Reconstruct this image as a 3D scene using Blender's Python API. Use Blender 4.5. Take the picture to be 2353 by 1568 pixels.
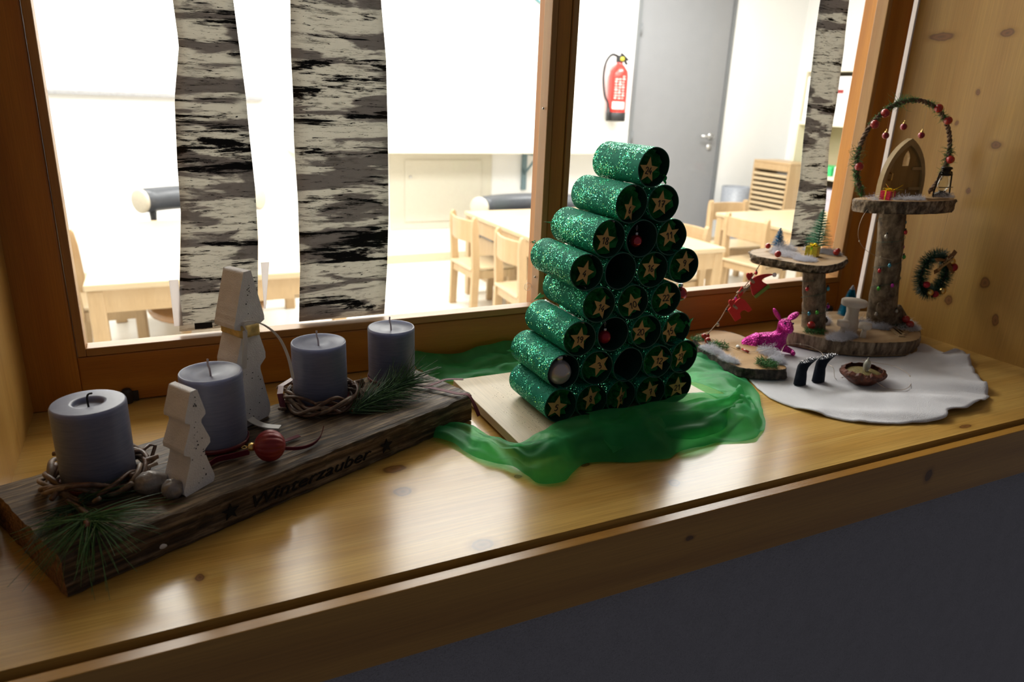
import bpy, math, random
from mathutils import Vector, Matrix, Euler, noise
random.seed(7)
for o in list(bpy.data.objects): bpy.data.objects.remove(o)
S = bpy.context.scene
C = S.collection
PI = math.pi
R = math.radians

# ------------------------------------------------------------ camera, world, lights, exposure
cd = bpy.data.cameras.new('camera'); cam = bpy.data.objects.new('camera', cd); C.objects.link(cam)
cd.sensor_width = 36; cd.lens = 25.57; cd.clip_start = .01; cd.clip_end = 60
cam.location = (0, -.4711, .36)
cam.matrix_world = Matrix.Translation((0, -.4711, .36)) @ (Matrix.Rotation(-.45963, 4, 'Z') @ Matrix.Rotation(1.24628, 4, 'X') @ Matrix.Rotation(.04053, 4, 'Z'))
cd.dof.use_dof = True; cd.dof.focus_distance = .78; cd.dof.aperture_fstop = 8
S.camera = cam
W = bpy.data.worlds.new('world'); S.world = W; W.use_nodes = True
W.node_tree.nodes['Background'].inputs[0].default_value = (.94, .92, 1.0, 1)
W.node_tree.nodes['Background'].inputs[1].default_value = .080
S.view_settings.view_transform = 'Standard'; S.view_settings.look = 'None'
S.view_settings.exposure = .16; S.view_settings.gamma = 1; S.view_settings.use_curve_mapping = False

def area(name, loc, rot, sx, sy, power, col=(1, 1, 1)):
    l = bpy.data.lights.new(name, 'AREA'); l.shape = 'RECTANGLE'; l.size = sx; l.size_y = sy
    l.energy = power; l.color = col
    o = bpy.data.objects.new(name, l); C.objects.link(o); o.location = loc; o.rotation_euler = rot
    return o
# ceiling lamps of the lit room beyond the window
for i, (x, y) in enumerate([(-.25, 2.35), (1.25, 2.35), (2.75, 2.35), (-.25, 4.1), (1.6, 4.1), (3.6, 4.1)]):
    area('ceiling_lamp_light', (x, y, 1.70), (0, 0, 0), 1.4, .9 if i < 3 else .5, 45 if i < 3 else 64, (1, .985, .95))

# ------------------------------------------------------------ mesh helpers
class MB:
    def __init__(s): s.v = []; s.f = []; s.m = []; s.s = []
    def add(s, vs, fs, m=0, sm=False):
        n = len(s.v); s.v += [tuple(v) for v in vs]
        for f in fs: s.f.append([i + n for i in f]); s.m.append(m); s.s.append(sm)
        return s
    def box(s, c, d, rz=0, m=0, M=None):
        x, y, z = [k / 2 for k in d]
        vs = [Vector((a * x, b * y, e * z)) for e in (-1, 1) for b in (-1, 1) for a in (-1, 1)]
        T = M if M is not None else Matrix.Rotation(rz, 4, 'Z')
        vs = [Vector(c) + (T.to_3x3() @ v) for v in vs]
        return s.add(vs, [(0, 2, 3, 1), (4, 5, 7, 6), (0, 1, 5, 4), (2, 6, 7, 3), (0, 4, 6, 2), (1, 3, 7, 5)], m)
    def bx(s, x0, x1, y0, y1, z0, z1, m=0):
        return s.box(((x0 + x1) / 2, (y0 + y1) / 2, (z0 + z1) / 2), (x1 - x0, y1 - y0, z1 - z0), 0, m)
    def lathe(s, prof, c=(0, 0, 0), n=24, m=0, sm=True, M=None, wob=None):
        T = M.to_3x3() if M is not None else Matrix.Identity(3); c = Vector(c); vs = []; fs = []
        for j, (r, z) in enumerate(prof):
            for i in range(n):
                a = 2 * PI * i / n; rr = r * (wob(a, z) if wob else 1)
                vs.append(c + T @ Vector((rr * math.cos(a), rr * math.sin(a), z)))
        for j in range(len(prof) - 1):
            for i in range(n):
                k = (i + 1) % n; fs.append((j * n + i, j * n + k, (j + 1) * n + k, (j + 1) * n + i))
        s.add(vs, fs, m, sm)
        if prof[0][0] > 1e-6: s.add(vs[:n], [tuple(range(n - 1, -1, -1))], m, False)
        if prof[-1][0] > 1e-6: s.add(vs[-n:], [tuple(range(n))], m, False)
        return s
    def tube(s, path, r, n=8, m=0, closed=False, caps=True, sm=True):
        P = [Vector(p) for p in path]; L = len(P); vs = []; fs = []; up = Vector((0, 0, 1)); prev = None
        for i, p in enumerate(P):
            if closed: t = P[(i + 1) % L] - P[i - 1]
            else: t = P[min(i + 1, L - 1)] - P[max(i - 1, 0)]
            t = t.normalized() if t.length > 1e-9 else Vector((0, 0, 1))
            if prev is None:
                a = t.cross(up if abs(t.z) < .9 else Vector((1, 0, 0))).normalized()
            else:
                a = (prev - t * prev.dot(t)); a = a.normalized() if a.length > 1e-9 else t.orthogonal().normalized()
            prev = a; b = t.cross(a); rr = r[i] if hasattr(r, '__len__') else r
            for k in range(n):
                q = 2 * PI * k / n; vs.append(p + (a * math.cos(q) + b * math.sin(q)) * rr)
        for j in range(L if closed else L - 1):
            j2 = (j + 1) % L
            for k in range(n):
                k2 = (k + 1) % n; fs.append((j * n + k, j * n + k2, j2 * n + k2, j2 * n + k))
        if caps and not closed: fs += [tuple(range(n - 1, -1, -1)), tuple(range((L - 1) * n, L * n))]
        return s.add(vs, fs, m, sm)
    def cyl(s, p0, p1, r0, r1=None, n=12, m=0): return s.tube([p0, p1], [r0, r0 if r1 is None else r1], n, m)
    def prism(s, poly, h, M=None, m=0, ms=None):
        T = M if M is not None else Matrix.Identity(4); n = len(poly)
        vs = [T @ Vector((x, y, 0)) for x, y in poly] + [T @ Vector((x, y, h)) for x, y in poly]
        s.add(vs, [tuple(range(n - 1, -1, -1)), tuple(range(n, 2 * n))], m)
        return s.add(vs, [(i, (i + 1) % n, n + (i + 1) % n, n + i) for i in range(n)], m if ms is None else ms)
    def sph(s, c, r, n=16, k=10, sc=(1, 1, 1), m=0, amp=0, fr=8, M=None):
        vs = []; c = Vector(c); T = M.to_3x3() if M is not None else Matrix.Identity(3)
        for j in range(k + 1):
            for i in range(n):
                a = 2 * PI * i / n; b = PI * j / k
                d = Vector((math.sin(b) * math.cos(a), math.sin(b) * math.sin(a), -math.cos(b)))
                q = r * (1 + (amp * noise.noise(d * fr + c * 50) if amp else 0))
                vs.append(c + T @ Vector((d.x * sc[0] * q, d.y * sc[1] * q, d.z * sc[2] * q)))
        fs = [(j * n + i, j * n + (i + 1) % n, (j + 1) * n + (i + 1) % n, (j + 1) * n + i) for j in range(k) for i in range(n)]
        return s.add(vs, fs, m, True)
    def grid(s, rows, m=0, sm=True, closed=False):
        L = len(rows); n = len(rows[0]); vs = [p for r in rows for p in r]
        fs = [(j * n + i, j * n + i + 1, ((j + 1) % L) * n + i + 1, ((j + 1) % L) * n + i) for j in range(L if closed else L - 1) for i in range(n - 1)]
        return s.add(vs, fs, m, sm)
    def ribbon(s, path, w, side=None, th=.0003, m=0):
        P = [Vector(p) for p in path]; rows = []
        for i, p in enumerate(P):
            t = (P[min(i + 1, len(P) - 1)] - P[max(i - 1, 0)]).normalized()
            sd = Vector(side[i]) if isinstance(side, list) else (Vector(side) if side else t.cross(Vector((0, 0, 1))))
            sd = sd.normalized(); nn = t.cross(sd).normalized()
            rows.append([p - sd * w / 2 - nn * th, p + sd * w / 2 - nn * th, p + sd * w / 2 + nn * th, p - sd * w / 2 + nn * th, p - sd * w / 2 - nn * th])
        return s.grid(rows, m, False)
    def fib(s, path, w, m=0):
        P = [Vector(p) for p in path]; vs = []; sd = Vector((random.gauss(0, 1), random.gauss(0, 1), random.gauss(0, 1))).normalized()
        for i, p in enumerate(P):
            k = w * (1 - .75 * i / (len(P) - 1)); t = (P[min(i + 1, len(P) - 1)] - P[max(0, i - 1)])
            a = t.cross(sd); a = a.normalized() if a.length > 1e-9 else sd; b = t.cross(a); b = b.normalized() if b.length > 1e-9 else sd
            vs += [p + a * k, p - a * k * .5 + b * k * .87, p - a * k * .5 - b * k * .87]
        fs = []
        for i in range(len(P) - 1):
            for k in range(3): fs.append((i * 3 + k, i * 3 + (k + 1) % 3, i * 3 + 3 + (k + 1) % 3, i * 3 + 3 + k))
        return s.add(vs, fs, m, True)

def obj(name, mb, mats, parent=None, bevel=0, sub=0, seg=2, solid=0, world=True):
    me = bpy.data.meshes.new(name)
    off = Vector((0, 0, 0))
    if parent is not None and world:
        p = parent
        while p is not None: off = off + p.location; p = p.parent
    vs = [(v[0] - off.x, v[1] - off.y, v[2] - off.z) for v in mb.v] if off.length else mb.v
    me.from_pydata(vs, [], mb.f)
    if not isinstance(mats, (list, tuple)): mats = [mats]
    for m in mats: me.materials.append(m)
    me.polygons.foreach_set('material_index', mb.m); me.polygons.foreach_set('use_smooth', mb.s)
    me.update()
    o = bpy.data.objects.new(name, me); C.objects.link(o)
    if parent is not None: o.parent = parent
    if solid:
        q = o.modifiers.new('solid', 'SOLIDIFY'); q.thickness = solid; q.offset = 0
    if bevel:
        q = o.modifiers.new('bevel', 'BEVEL'); q.width = bevel; q.segments = seg; q.limit_method = 'ANGLE'
    if sub:
        q = o.modifiers.new('sub', 'SUBSURF'); q.levels = sub; q.render_levels = sub
    return o
def tag(o, label, cat, group=None, kind=None):
    o['label'] = label; o['category'] = cat
    if group: o['group'] = group
    if kind: o['kind'] = kind
    return o
def thing(name, label, cat, loc=(0, 0, 0), group=None, rz=0):
    o = bpy.data.objects.new(name, None); C.objects.link(o); o.location = loc; o.rotation_euler = (0, 0, rz)
    o.empty_display_size = .02
    return tag(o, label, cat, group)
def struct(name, mb, mats, **k):
    o = obj(name, mb, mats, **k); o['kind'] = 'structure'; return o
def sroot(name, loc=(0, 0, 0)):
    o = bpy.data.objects.new(name, None); C.objects.link(o); o.location = loc; o['kind'] = 'structure'; return o
def stuff(o): o['kind'] = 'stuff'; return o
def dup(root, loc, rz=None, label=None, group=None):
    r = root.copy(); C.objects.link(r); r.location = loc
    if rz is not None: r.rotation_euler = (0, 0, rz)
    if label: r['label'] = label
    if group: r['group'] = group
    for ch in list(root.children):
        c = ch.copy(); C.objects.link(c); c.parent = r
        for g in list(ch.children):
            d = g.copy(); C.objects.link(d); d.parent = c
    return r
def cr(pts, n):   # catmull-rom resample of a list of tuples
    P = [Vector(p) for p in pts]; out = []
    for i in range(len(P) - 1):
        a, b, c, d = P[max(i - 1, 0)], P[i], P[i + 1], P[min(i + 2, len(P) - 1)]
        for k in range(n):
            t = k / n; out.append(.5 * ((2 * b) + (c - a) * t + (2 * a - 5 * b + 4 * c - d) * t * t + (3 * b - a - 3 * c + d) * t ** 3))
    out.append(P[-1]); return out
def crc(pts, n):  # closed
    P = [Vector(p) for p in pts]; L = len(P); out = []
    for i in range(L):
        a, b, c, d = P[i - 1], P[i], P[(i + 1) % L], P[(i + 2) % L]
        for k in range(n):
            t = k / n; out.append(.5 * ((2 * b) + (c - a) * t + (2 * a - 5 * b + 4 * c - d) * t * t + (3 * b - a - 3 * c + d) * t ** 3))
    return out
def nz(x, y, z=0): return noise.noise(Vector((x, y, z)))

# ------------------------------------------------------------ materials
def newmat(name):
    m = bpy.data.materials.new(name); m.use_nodes = True; nt = m.node_tree
    return m, nt, nt.nodes['Principled BSDF'], nt.nodes['Material Output']
def N(nt, t, **k):
    n = nt.nodes.new(t)
    for a, b in k.items():
        if a.startswith('i_'): n.inputs[int(a[2:]) if a[2:].isdigit() else a[2:].replace('_', ' ')].default_value = b
        else: setattr(n, a, b)
    return n
def ramp(nt, stops):
    n = nt.nodes.new('ShaderNodeValToRGB'); e = n.color_ramp.elements
    e[0].position = stops[0][0]; e[0].color = (*stops[0][1], 1); e[1].position = stops[1][0]; e[1].color = (*stops[1][1], 1)
    for p, c in stops[2:]:
        q = e.new(p); q.color = (*c, 1)
    return n
def g3(v): return (v, v, v)
def plain(name, col, rough=.5, metal=0, spec=.5, var=.12, vs=60, bump=0, bs=300, sss=0, sr=(.01, .006, .004), coat=0, trans=0, alpha=1, sheen=0, ior=None):
    m, nt, p, o = newmat(name)
    p.inputs['Roughness'].default_value = rough; p.inputs['Metallic'].default_value = metal
    p.inputs['Specular IOR Level'].default_value = spec; p.inputs['Coat Weight'].default_value = coat
    p.inputs['Transmission Weight'].default_value = trans; p.inputs['Sheen Weight'].default_value = sheen
    p.inputs['Alpha'].default_value = alpha
    if ior: p.inputs['IOR'].default_value = ior
    tc = N(nt, 'ShaderNodeTexCoord'); n = N(nt, 'ShaderNodeTexNoise', i_Scale=vs, i_Detail=4)
    nt.links.new(tc.outputs['Object'], n.inputs['Vector'])
    r = ramp(nt, [(.3, tuple(c * (1 - var) for c in col)), (.7, tuple(min(1, c * (1 + var)) for c in col))])
    nt.links.new(n.outputs[0], r.inputs[0]); nt.links.new(r.outputs[0], p.inputs['Base Color'])
    if sss:
        p.inputs['Subsurface Weight'].default_value = sss; p.inputs['Subsurface Radius'].default_value = (1, .8, .9); p.inputs['Subsurface Scale'].default_value = sr if not hasattr(sr, '__len__') else sr[0]
    if bump:
        n2 = N(nt, 'ShaderNodeTexNoise', i_Scale=bs, i_Detail=5); nt.links.new(tc.outputs['Object'], n2.inputs['Vector'])
        b = N(nt, 'ShaderNodeBump', i_Strength=min(1, bump), i_Distance=.001); nt.links.new(n2.outputs[0], b.inputs['Height']); nt.links.new(b.outputs[0], p.inputs['Normal'])
    return m
def wood(name, light, dark, axis=0, rings=55, rough=.35, coat=0, knots=0, knotcol=(.13, .045, .012), var=.25, bump=.12, dist=5, long=.05, spec=.5, fine=.35, kscale=(5, 11), contrast=1, knots_at=()):
    """pine-like: axis = index of the grain direction in object space"""
    m, nt, p, o = newmat(name); ln = nt.links.new
    tc = N(nt, 'ShaderNodeTexCoord'); oi = N(nt, 'ShaderNodeObjectInfo')
    off = N(nt, 'ShaderNodeVectorMath', operation='SCALE'); off.inputs[0].default_value = (7.3, 3.1, 5.7); ln(oi.outputs['Random'], off.inputs['Scale'])
    add = N(nt, 'ShaderNodeVectorMath', operation='ADD'); ln(tc.outputs['Object'], add.inputs[0]); ln(off.outputs[0], add.inputs[1])
    sc = [1, 1, 1]; sc[axis] = long
    mp = N(nt, 'ShaderNodeMapping'); mp.inputs['Scale'].default_value = sc; ln(add.outputs[0], mp.inputs[0])
    # knots distort the coordinates
    vec = mp.outputs[0]
    wv = N(nt, 'ShaderNodeTexWave', wave_type='BANDS', bands_direction='XYZ'[1 if axis != 1 else 0], i_Scale=rings / 6.283 * 1.0, i_Distortion=dist, i_Detail=2.5, i_Detail_Scale=1.2, i_Detail_Roughness=.55)
    wv.bands_direction = 'DIAGONAL'
    ln(vec, wv.inputs[0])
    big = N(nt, 'ShaderNodeTexNoise', i_Scale=9, i_Detail=3); ln(vec, big.inputs[0])
    fn = N(nt, 'ShaderNodeTexNoise', i_Scale=rings * 14, i_Detail=3); sc2 = N(nt, 'ShaderNodeMapping'); s2 = [1, 1, 1]; s2[axis] = .02; sc2.inputs['Scale'].default_value = s2
    ln(add.outputs[0], sc2.inputs[0]); ln(sc2.outputs[0], fn.inputs[0])
    r1 = ramp(nt, [(.15, light), (.95, tuple(l * (1 - .55 * contrast) + d * .55 * contrast for l, d in zip(light, dark)))]); ln(wv.outputs[0], r1.inputs[0])
    mx = N(nt, 'ShaderNodeMix', data_type='RGBA', blend_type='MIX'); mx.inputs[7].default_value = (*dark, 1)
    bm = N(nt, 'ShaderNodeMath', operation='MULTIPLY_ADD', i_1=1.6, i_2=-.62, use_clamp=True); ln(big.outputs[0], bm.inputs[0]); ln(bm.outputs[0], mx.inputs[0]); ln(r1.outputs[0], mx.inputs[6])
    m2 = N(nt, 'ShaderNodeMix', data_type='RGBA', blend_type='MULTIPLY'); m2.inputs[0].default_value = fine
    fr = ramp(nt, [(.35, g3(.55)), (.65, g3(1))]); ln(fn.outputs[0], fr.inputs[0]); ln(mx.outputs[2], m2.inputs[6]); ln(fr.outputs[0], m2.inputs[7])
    m3 = N(nt, 'ShaderNodeMix', data_type='RGBA', blend_type='MULTIPLY'); m3.inputs[0].default_value = 1
    rr = N(nt, 'ShaderNodeMapRange'); rr.inputs['To Min'].default_value = 1 - var; rr.inputs['To Max'].default_value = 1 + var * .35; ln(oi.outputs['Random'], rr.inputs[0])
    cb = N(nt, 'ShaderNodeCombineColor'); [ln(rr.outputs[0], cb.inputs[i]) for i in range(3)]
    ln(m2.outputs[2], m3.inputs[6]); ln(cb.outputs[0], m3.inputs[7]); col = m3.outputs[2]
    if knots:
        km = N(nt, 'ShaderNodeMapping'); ks = [kscale[1]] * 3; ks[axis] = kscale[0]; km.inputs['Scale'].default_value = ks; ln(add.outputs[0], km.inputs[0])
        wn = N(nt, 'ShaderNodeTexNoise', i_Scale=2.5, i_Detail=2); ln(km.outputs[0], wn.inputs[0])
        wa = N(nt, 'ShaderNodeVectorMath', operation='MULTIPLY_ADD'); wa.inputs[1].default_value = (.18, .18, .18); ln(wn.outputs['Color'], wa.inputs[0]); ln(km.outputs[0], wa.inputs[2])
        vo = N(nt, 'ShaderNodeTexVoronoi', i_Scale=1.0); ln(wa.outputs[0], vo.inputs[0])
        sp = N(nt, 'ShaderNodeSeparateColor'); ln(vo.outputs['Color'], sp.inputs[0])
        # radius per cell: only some cells have a knot
        rad = N(nt, 'ShaderNodeMapRange'); rad.inputs['From Min'].default_value = 1 - knots; rad.inputs['From Max'].default_value = 1; rad.inputs['To Min'].default_value = 0; rad.inputs['To Max'].default_value = .17; ln(sp.outputs[0], rad.inputs[0])
        dv = N(nt, 'ShaderNodeMath', operation='DIVIDE'); mxx = N(nt, 'ShaderNodeMath', operation='MAXIMUM', i_1=.0001); ln(rad.outputs[0], mxx.inputs[0]); ln(vo.outputs['Distance'], dv.inputs[0]); ln(mxx.outputs[0], dv.inputs[1])
        kr = ramp(nt, [(0, tuple(k * .6 for k in knotcol)), (.55, knotcol), (.75, tuple(k * .5 for k in knotcol)), (.95, tuple(d * .8 for d in dark)), (1, (1, 1, 1))])
        half = N(nt, 'ShaderNodeMath', operation='MULTIPLY', i_1=.55, use_clamp=True); ln(dv.outputs[0], half.inputs[0])
        fac = N(nt, 'ShaderNodeMapRange', interpolation_type='SMOOTHSTEP'); fac.inputs['From Min'].default_value = .45; fac.inputs['From Max'].default_value = 1.0; fac.inputs['To Min'].default_value = .9; fac.inputs['To Max'].default_value = 0; ln(half.outputs[0], fac.inputs[0])
        ln(half.outputs[0], kr.inputs[0])
        mk = N(nt, 'ShaderNodeMix', data_type='RGBA'); ln(fac.outputs[0], mk.inputs[0]); ln(col, mk.inputs[6]); ln(kr.outputs[0], mk.inputs[7]); col = mk.outputs[2]
    if knots_at:
        kn = N(nt, 'ShaderNodeTexNoise', i_Scale=70, i_Detail=2); ln(tc.outputs['Object'], kn.inputs[0])
        kd = N(nt, 'ShaderNodeVectorMath', operation='MULTIPLY_ADD'); kd.inputs[1].default_value = (.006, .006, .006); ln(kn.outputs['Color'], kd.inputs[0]); ln(tc.outputs['Object'], kd.inputs[2]); last = None
        for kc, kr_ in knots_at:
            a_ = N(nt, 'ShaderNodeVectorMath', operation='SUBTRACT'); a_.inputs[1].default_value = tuple(c + .003 for c in kc); ln(kd.outputs[0], a_.inputs[0])
            b_ = N(nt, 'ShaderNodeVectorMath', operation='DIVIDE'); b_.inputs[1].default_value = kr_; ln(a_.outputs[0], b_.inputs[0])
            l_ = N(nt, 'ShaderNodeVectorMath', operation='LENGTH'); ln(b_.outputs[0], l_.inputs[0]); o_ = l_.outputs['Value']
            if last is not None: mn = N(nt, 'ShaderNodeMath', operation='MINIMUM'); ln(o_, mn.inputs[0]); ln(last, mn.inputs[1]); o_ = mn.outputs[0]
            last = o_
        hf = N(nt, 'ShaderNodeMath', operation='MULTIPLY', i_1=.5, use_clamp=True); ln(last, hf.inputs[0])
        kr2 = ramp(nt, [(0, tuple(k * .5 for k in knotcol)), (.25, knotcol), (.40, tuple(k * .55 for k in knotcol)), (.50, tuple(d * .7 for d in dark)), (1, dark)]); ln(hf.outputs[0], kr2.inputs[0])
        fc = N(nt, 'ShaderNodeMapRange', interpolation_type='SMOOTHSTEP'); fc.inputs['From Min'].default_value = .34; fc.inputs['From Max'].default_value = .98; fc.inputs['To Min'].default_value = .88; fc.inputs['To Max'].default_value = 0; ln(hf.outputs[0], fc.inputs[0])
        mk2 = N(nt, 'ShaderNodeMix', data_type='RGBA'); ln(fc.outputs[0], mk2.inputs[0]); ln(col, mk2.inputs[6]); ln(kr2.outputs[0], mk2.inputs[7]); col = mk2.outputs[2]
    ln(col, p.inputs['Base Color'])
    p.inputs['Roughness'].default_value = rough; p.inputs['Specular IOR Level'].default_value = spec; p.inputs['Coat Weight'].default_value = coat; p.inputs['Coat Roughness'].default_value = .12
    b = N(nt, 'ShaderNodeBump', i_Strength=bump, i_Distance=.0006); ln(fn.outputs[0], b.inputs['Height']); ln(b.outputs[0], p.inputs['Normal'])
    return m

M_sill = wood('pine_sill', (.68, .425, .115), (.50, .265, .055), 0, 60, .21, 0, 0, var=.13, bump=.03, spec=.42, fine=.5, knotcol=(.20, .075, .022), knots_at=[((.187, .163, 0), (.013, .0075, .03)), ((.182, .118, 0), (.0095, .0085, .03)), ((.0, .052, 0), (.0035, .0045, .03)), ((.297, .103, 0), (.0045, .0045, .03)), ((.437, .033, 0), (.007, .007, .03)), ((.218, .009, 0), (.011, .008, .03)), ((.373, .0995, 0), (.006, .004, .03)), ((.86, .012, 0), (.012, .004, .03)), ((-.09, .31, 0), (.007, .004, .03))])
KW = [((1.1546, y_, z_), (.03, a_, b_)) for y_, z_, a_, b_ in ((.365, .476, .024, .007), (.261, .477, .012, .006), (.285, .393, .0035, .0055), (.308, .347, .003, .005), (.2385, .318, .009, .006), (.204, .112, .008, .010), (.174, .059, .006, .011), (.264, .246, .004, .005), (.254, .071, .007, .009), (.12, .20, .009, .012), (.08, .42, .01, .01))] + [((-.15, .06, .05), (.03, .003, .008)), ((-.15, .18, .25), (.03, .006, .010))]
M_pane_v = wood('pine_panel', (.66, .39, .105), (.52, .27, .06), 2, 50, .38, 0, 0, var=.16, bump=.06, knotcol=(.24, .09, .025), knots_at=KW)
M_fascia = wood('pine_fascia', (.50, .255, .045), (.32, .14, .020), 0, 70, .27, 0, 0, var=.1, knotcol=(.10, .035, .01), knots_at=[((.762, -.0173, -.0325), (.0065, .02, .008)), ((.42, -.0173, -.028), (.005, .02, .003))])
M_frame = wood('varnished_spruce', (.56, .235, .030), (.38, .125, .014), 0, 90, .38, 0, 0, var=.10)
M_framev = wood('varnished_spruce_upright', (.56, .235, .030), (.38, .125, .014), 2, 90, .38, 0, 0, var=.10)
M_bead = wood('varnished_bead', (.50, .27, .09), (.38, .17, .045), 0, 120, .4, 0, 0, var=.05)
M_beadv = wood('varnished_bead_upright', (.50, .27, .09), (.38, .17, .045), 2, 120, .4, 0, 0, var=.05)
M_beech = wood('beech', (.54, .375, .205), (.46, .30, .145), 2, 60, .4, 0, 0, var=.06, contrast=.5)
M_beecht = wood('beech_top', (.62, .48, .30), (.56, .42, .25), 0, 30, .3, 0, 0, var=.04, contrast=.5)
M_white = plain('white_wall_paint', (.86, .86, .85), .7, var=.01, vs=5)
M_plaster = plain('plaster', (.44, .43, .47), .8, var=.04, vs=40, bump=1, bs=500)
for n_ in M_plaster.node_tree.nodes:
    if n_.type == 'BUMP': n_.inputs['Distance'].default_value = .006
M_lino = plain('linoleum', (.72, .69, .62), .35, var=.03, vs=20)
M_black = plain('black_rubber', (.02, .02, .022), .5, var=.1)
M_glass, nt, p, o = newmat('window_glass')
tr = N(nt, 'ShaderNodeBsdfTransparent'); gl = N(nt, 'ShaderNodeBsdfGlossy', i_Roughness=.0); lwg = N(nt, 'ShaderNodeLayerWeight', i_0=.5); pw = N(nt, 'ShaderNodeMath', operation='POWER', i_1=5.0); fz = N(nt, 'ShaderNodeMath', operation='MULTIPLY_ADD', i_1=.6, i_2=.02); nt.links.new(lwg.outputs['Facing'], pw.inputs[0]); nt.links.new(pw.outputs[0], fz.inputs[0]); mxs = N(nt, 'ShaderNodeMixShader')
tr.inputs[0].default_value = (.985, .99, .985, 1)
nt.links.new(fz.outputs[0], mxs.inputs[0]); nt.links.new(tr.outputs[0], mxs.inputs[1]); nt.links.new(gl.outputs[0], mxs.inputs[2]); nt.links.new(mxs.outputs[0], o.inputs[0])

# ------------------------------------------------------------ the setting: sill, wall, reveals
XL, XR, YW = -.150, 1.1546, .434
sill = sroot('trim_1')
ys = [0, .048, .118, .185, .246, .312, .378, .452]
for a, b in zip(ys, ys[1:]):
    cuts = [-.62, 1.5]
    obj('plank', MB().bx(cuts[0], cuts[1], a, b, -.028, 0), M_sill, sill)
fas = sroot('trim_2')
obj('board', MB().bx(-.9, 1.9, -.0173, -.0064, -.0683, -.0039), M_fascia, fas, bevel=.0008)
obj('groove_strip', MB().bx(-.9, 1.9, -.0063, -.0011, -.060, -.0115), M_fascia, fas)
struct('wall_front', MB().bx(-2, 3.2, -.001, .05, -1.0, -.029).bx(-2.0, -.62, 0, .05, -.03, 1.6).bx(1.5, 3.2, 0, .05, -.03, 1.6), M_plaster)
pl = sroot('trim_3')
for a, b in [(0, .10), (.1, .215), (.215, .33), (.33, .434)]:
    obj('plank', MB().bx(XL - .022, XL + random.random() * .0001, a + .00003, b - .00003, 0, 1.3), M_pane_v, pl)
pr = sroot('trim_4')
for a, b in [(0, .105), (.105, .222), (.222, .33), (.33, .416)]:
    obj('plank', MB().bx(XR - random.random() * .0001, XR + .022, a + .00003, b - .00003, 0, 1.3), M_pane_v, pr)

# window: frame, beads, glass
win = sroot('window_1')
FT = 1.25
obj('stile', MB().bx(-.160, -.0995, YW, YW + .055, 0, FT), M_framev, win, bevel=.002)
obj('stile', MB().bx(1.1132, 1.1650, YW, YW + .055, 0, FT), M_framev, win, bevel=.002)
obj('bottom_rail', MB().bx(-.0995, 1.1132, YW + .0005, YW + .055, .0015, .0605), M_frame, win, bevel=.0015)
obj('mullion', MB().bx(.4965, .5172, YW + .001, YW + .055, .0605, FT), M_framev, win, bevel=.0015)
obj('top_rail', MB().bx(-.0995, 1.1132, YW + .0005, YW + .055, FT - .06, FT), M_frame, win, bevel=.0015)
for x0, x1 in ((-.0985, .4955), (.5182, 1.1122)):
    w = .0088
    obj('bead', MB().bx(x0, x0 + w, YW - .001, YW + .022, .0612, FT - .06), M_beadv, win, bevel=.0012)
    obj('bead', MB().bx(x1 - w, x1, YW - .001, YW + .022, .0612, FT - .06), M_beadv, win, bevel=.0012)
    obj('bead', MB().bx(x0 + w, x1 - w, YW - .001, YW + .022, .0612, .0708), M_bead, win, bevel=.0012)
    obj('pane', MB().bx(x0 + .004, x1 - .004, YW + .022, YW + .026, .066, FT - .06), M_glass, win)
M_screw = plain('screw_steel', (.25, .23, .2), .35, 1)
for x, z in ((.489, .346), (.489, .112), (1.107, .346)):
    obj('screw', MB().lathe([(0, -.0012), (.0016, -.001), (.0016, .0005)], (x - (.004 if x < 1 else -.004), YW + .008, z), 10, M=Matrix.Rotation(R(90), 4, 'Y')), M_screw, win)
for x in (-.055, 1.094):
    obj('hinge', MB().lathe([(.0, -.008), (.006, -.008), (.006, .006), (.004, .009), (0, .0095)], (x, YW - .004, .009), 14).bx(x - .012, x + .012, YW - .002, YW + .002, .001, .013), M_black, win, bevel=.0006)
struct('wall_window', MB().bx(-3, -.158, YW + .02, YW + .12, -1.0, 1.75).bx(1.20, 7, YW + .02, YW + .12, -1.0, 1.75).bx(-.158, 1.20, YW + .02, YW + .12, FT, 1.75).bx(-.158, 1.2, YW + .0562, YW + .12, -1.0, -.0005), M_white)

# back room shell
ZF, ZC, YB = -.98, 1.75, 5.224
struct('floor', MB().bx(-3, 7, YW, YB + .1, ZF - .05, ZF), M_lino)
struct('ceiling', MB().bx(-3, 7, YW, YB + .1, ZC, ZC + .05), M_white)
struct('wall_back', MB().bx(-3, 3.90, YB, YB + .1, ZF, ZC).bx(4.97, 7, YB, YB + .1, ZF, ZC).bx(3.90, 4.97, YB, YB + .1, ZF + 2.34, ZC).bx(3.9, 4.97, YB + .07, YB + .1, ZF, ZC), M_white)
struct('wall_left', MB().bx(-3.05, -3, YW, YB, ZF, ZC), M_white)
struct('wall_right', MB().bx(5.85, 5.9, YW, YB, ZF, ZC), M_white)
M_basebd = plain('baseboard_beige', (.62, .5, .34), .5, var=.04)
struct('baseboard_back', MB().bx(-3, 3.9, YB - .015, YB, ZF, ZF + .07).bx(4.97, 5.85, YB - .015, YB, ZF, ZF + .07), M_basebd, bevel=.003)
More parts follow.
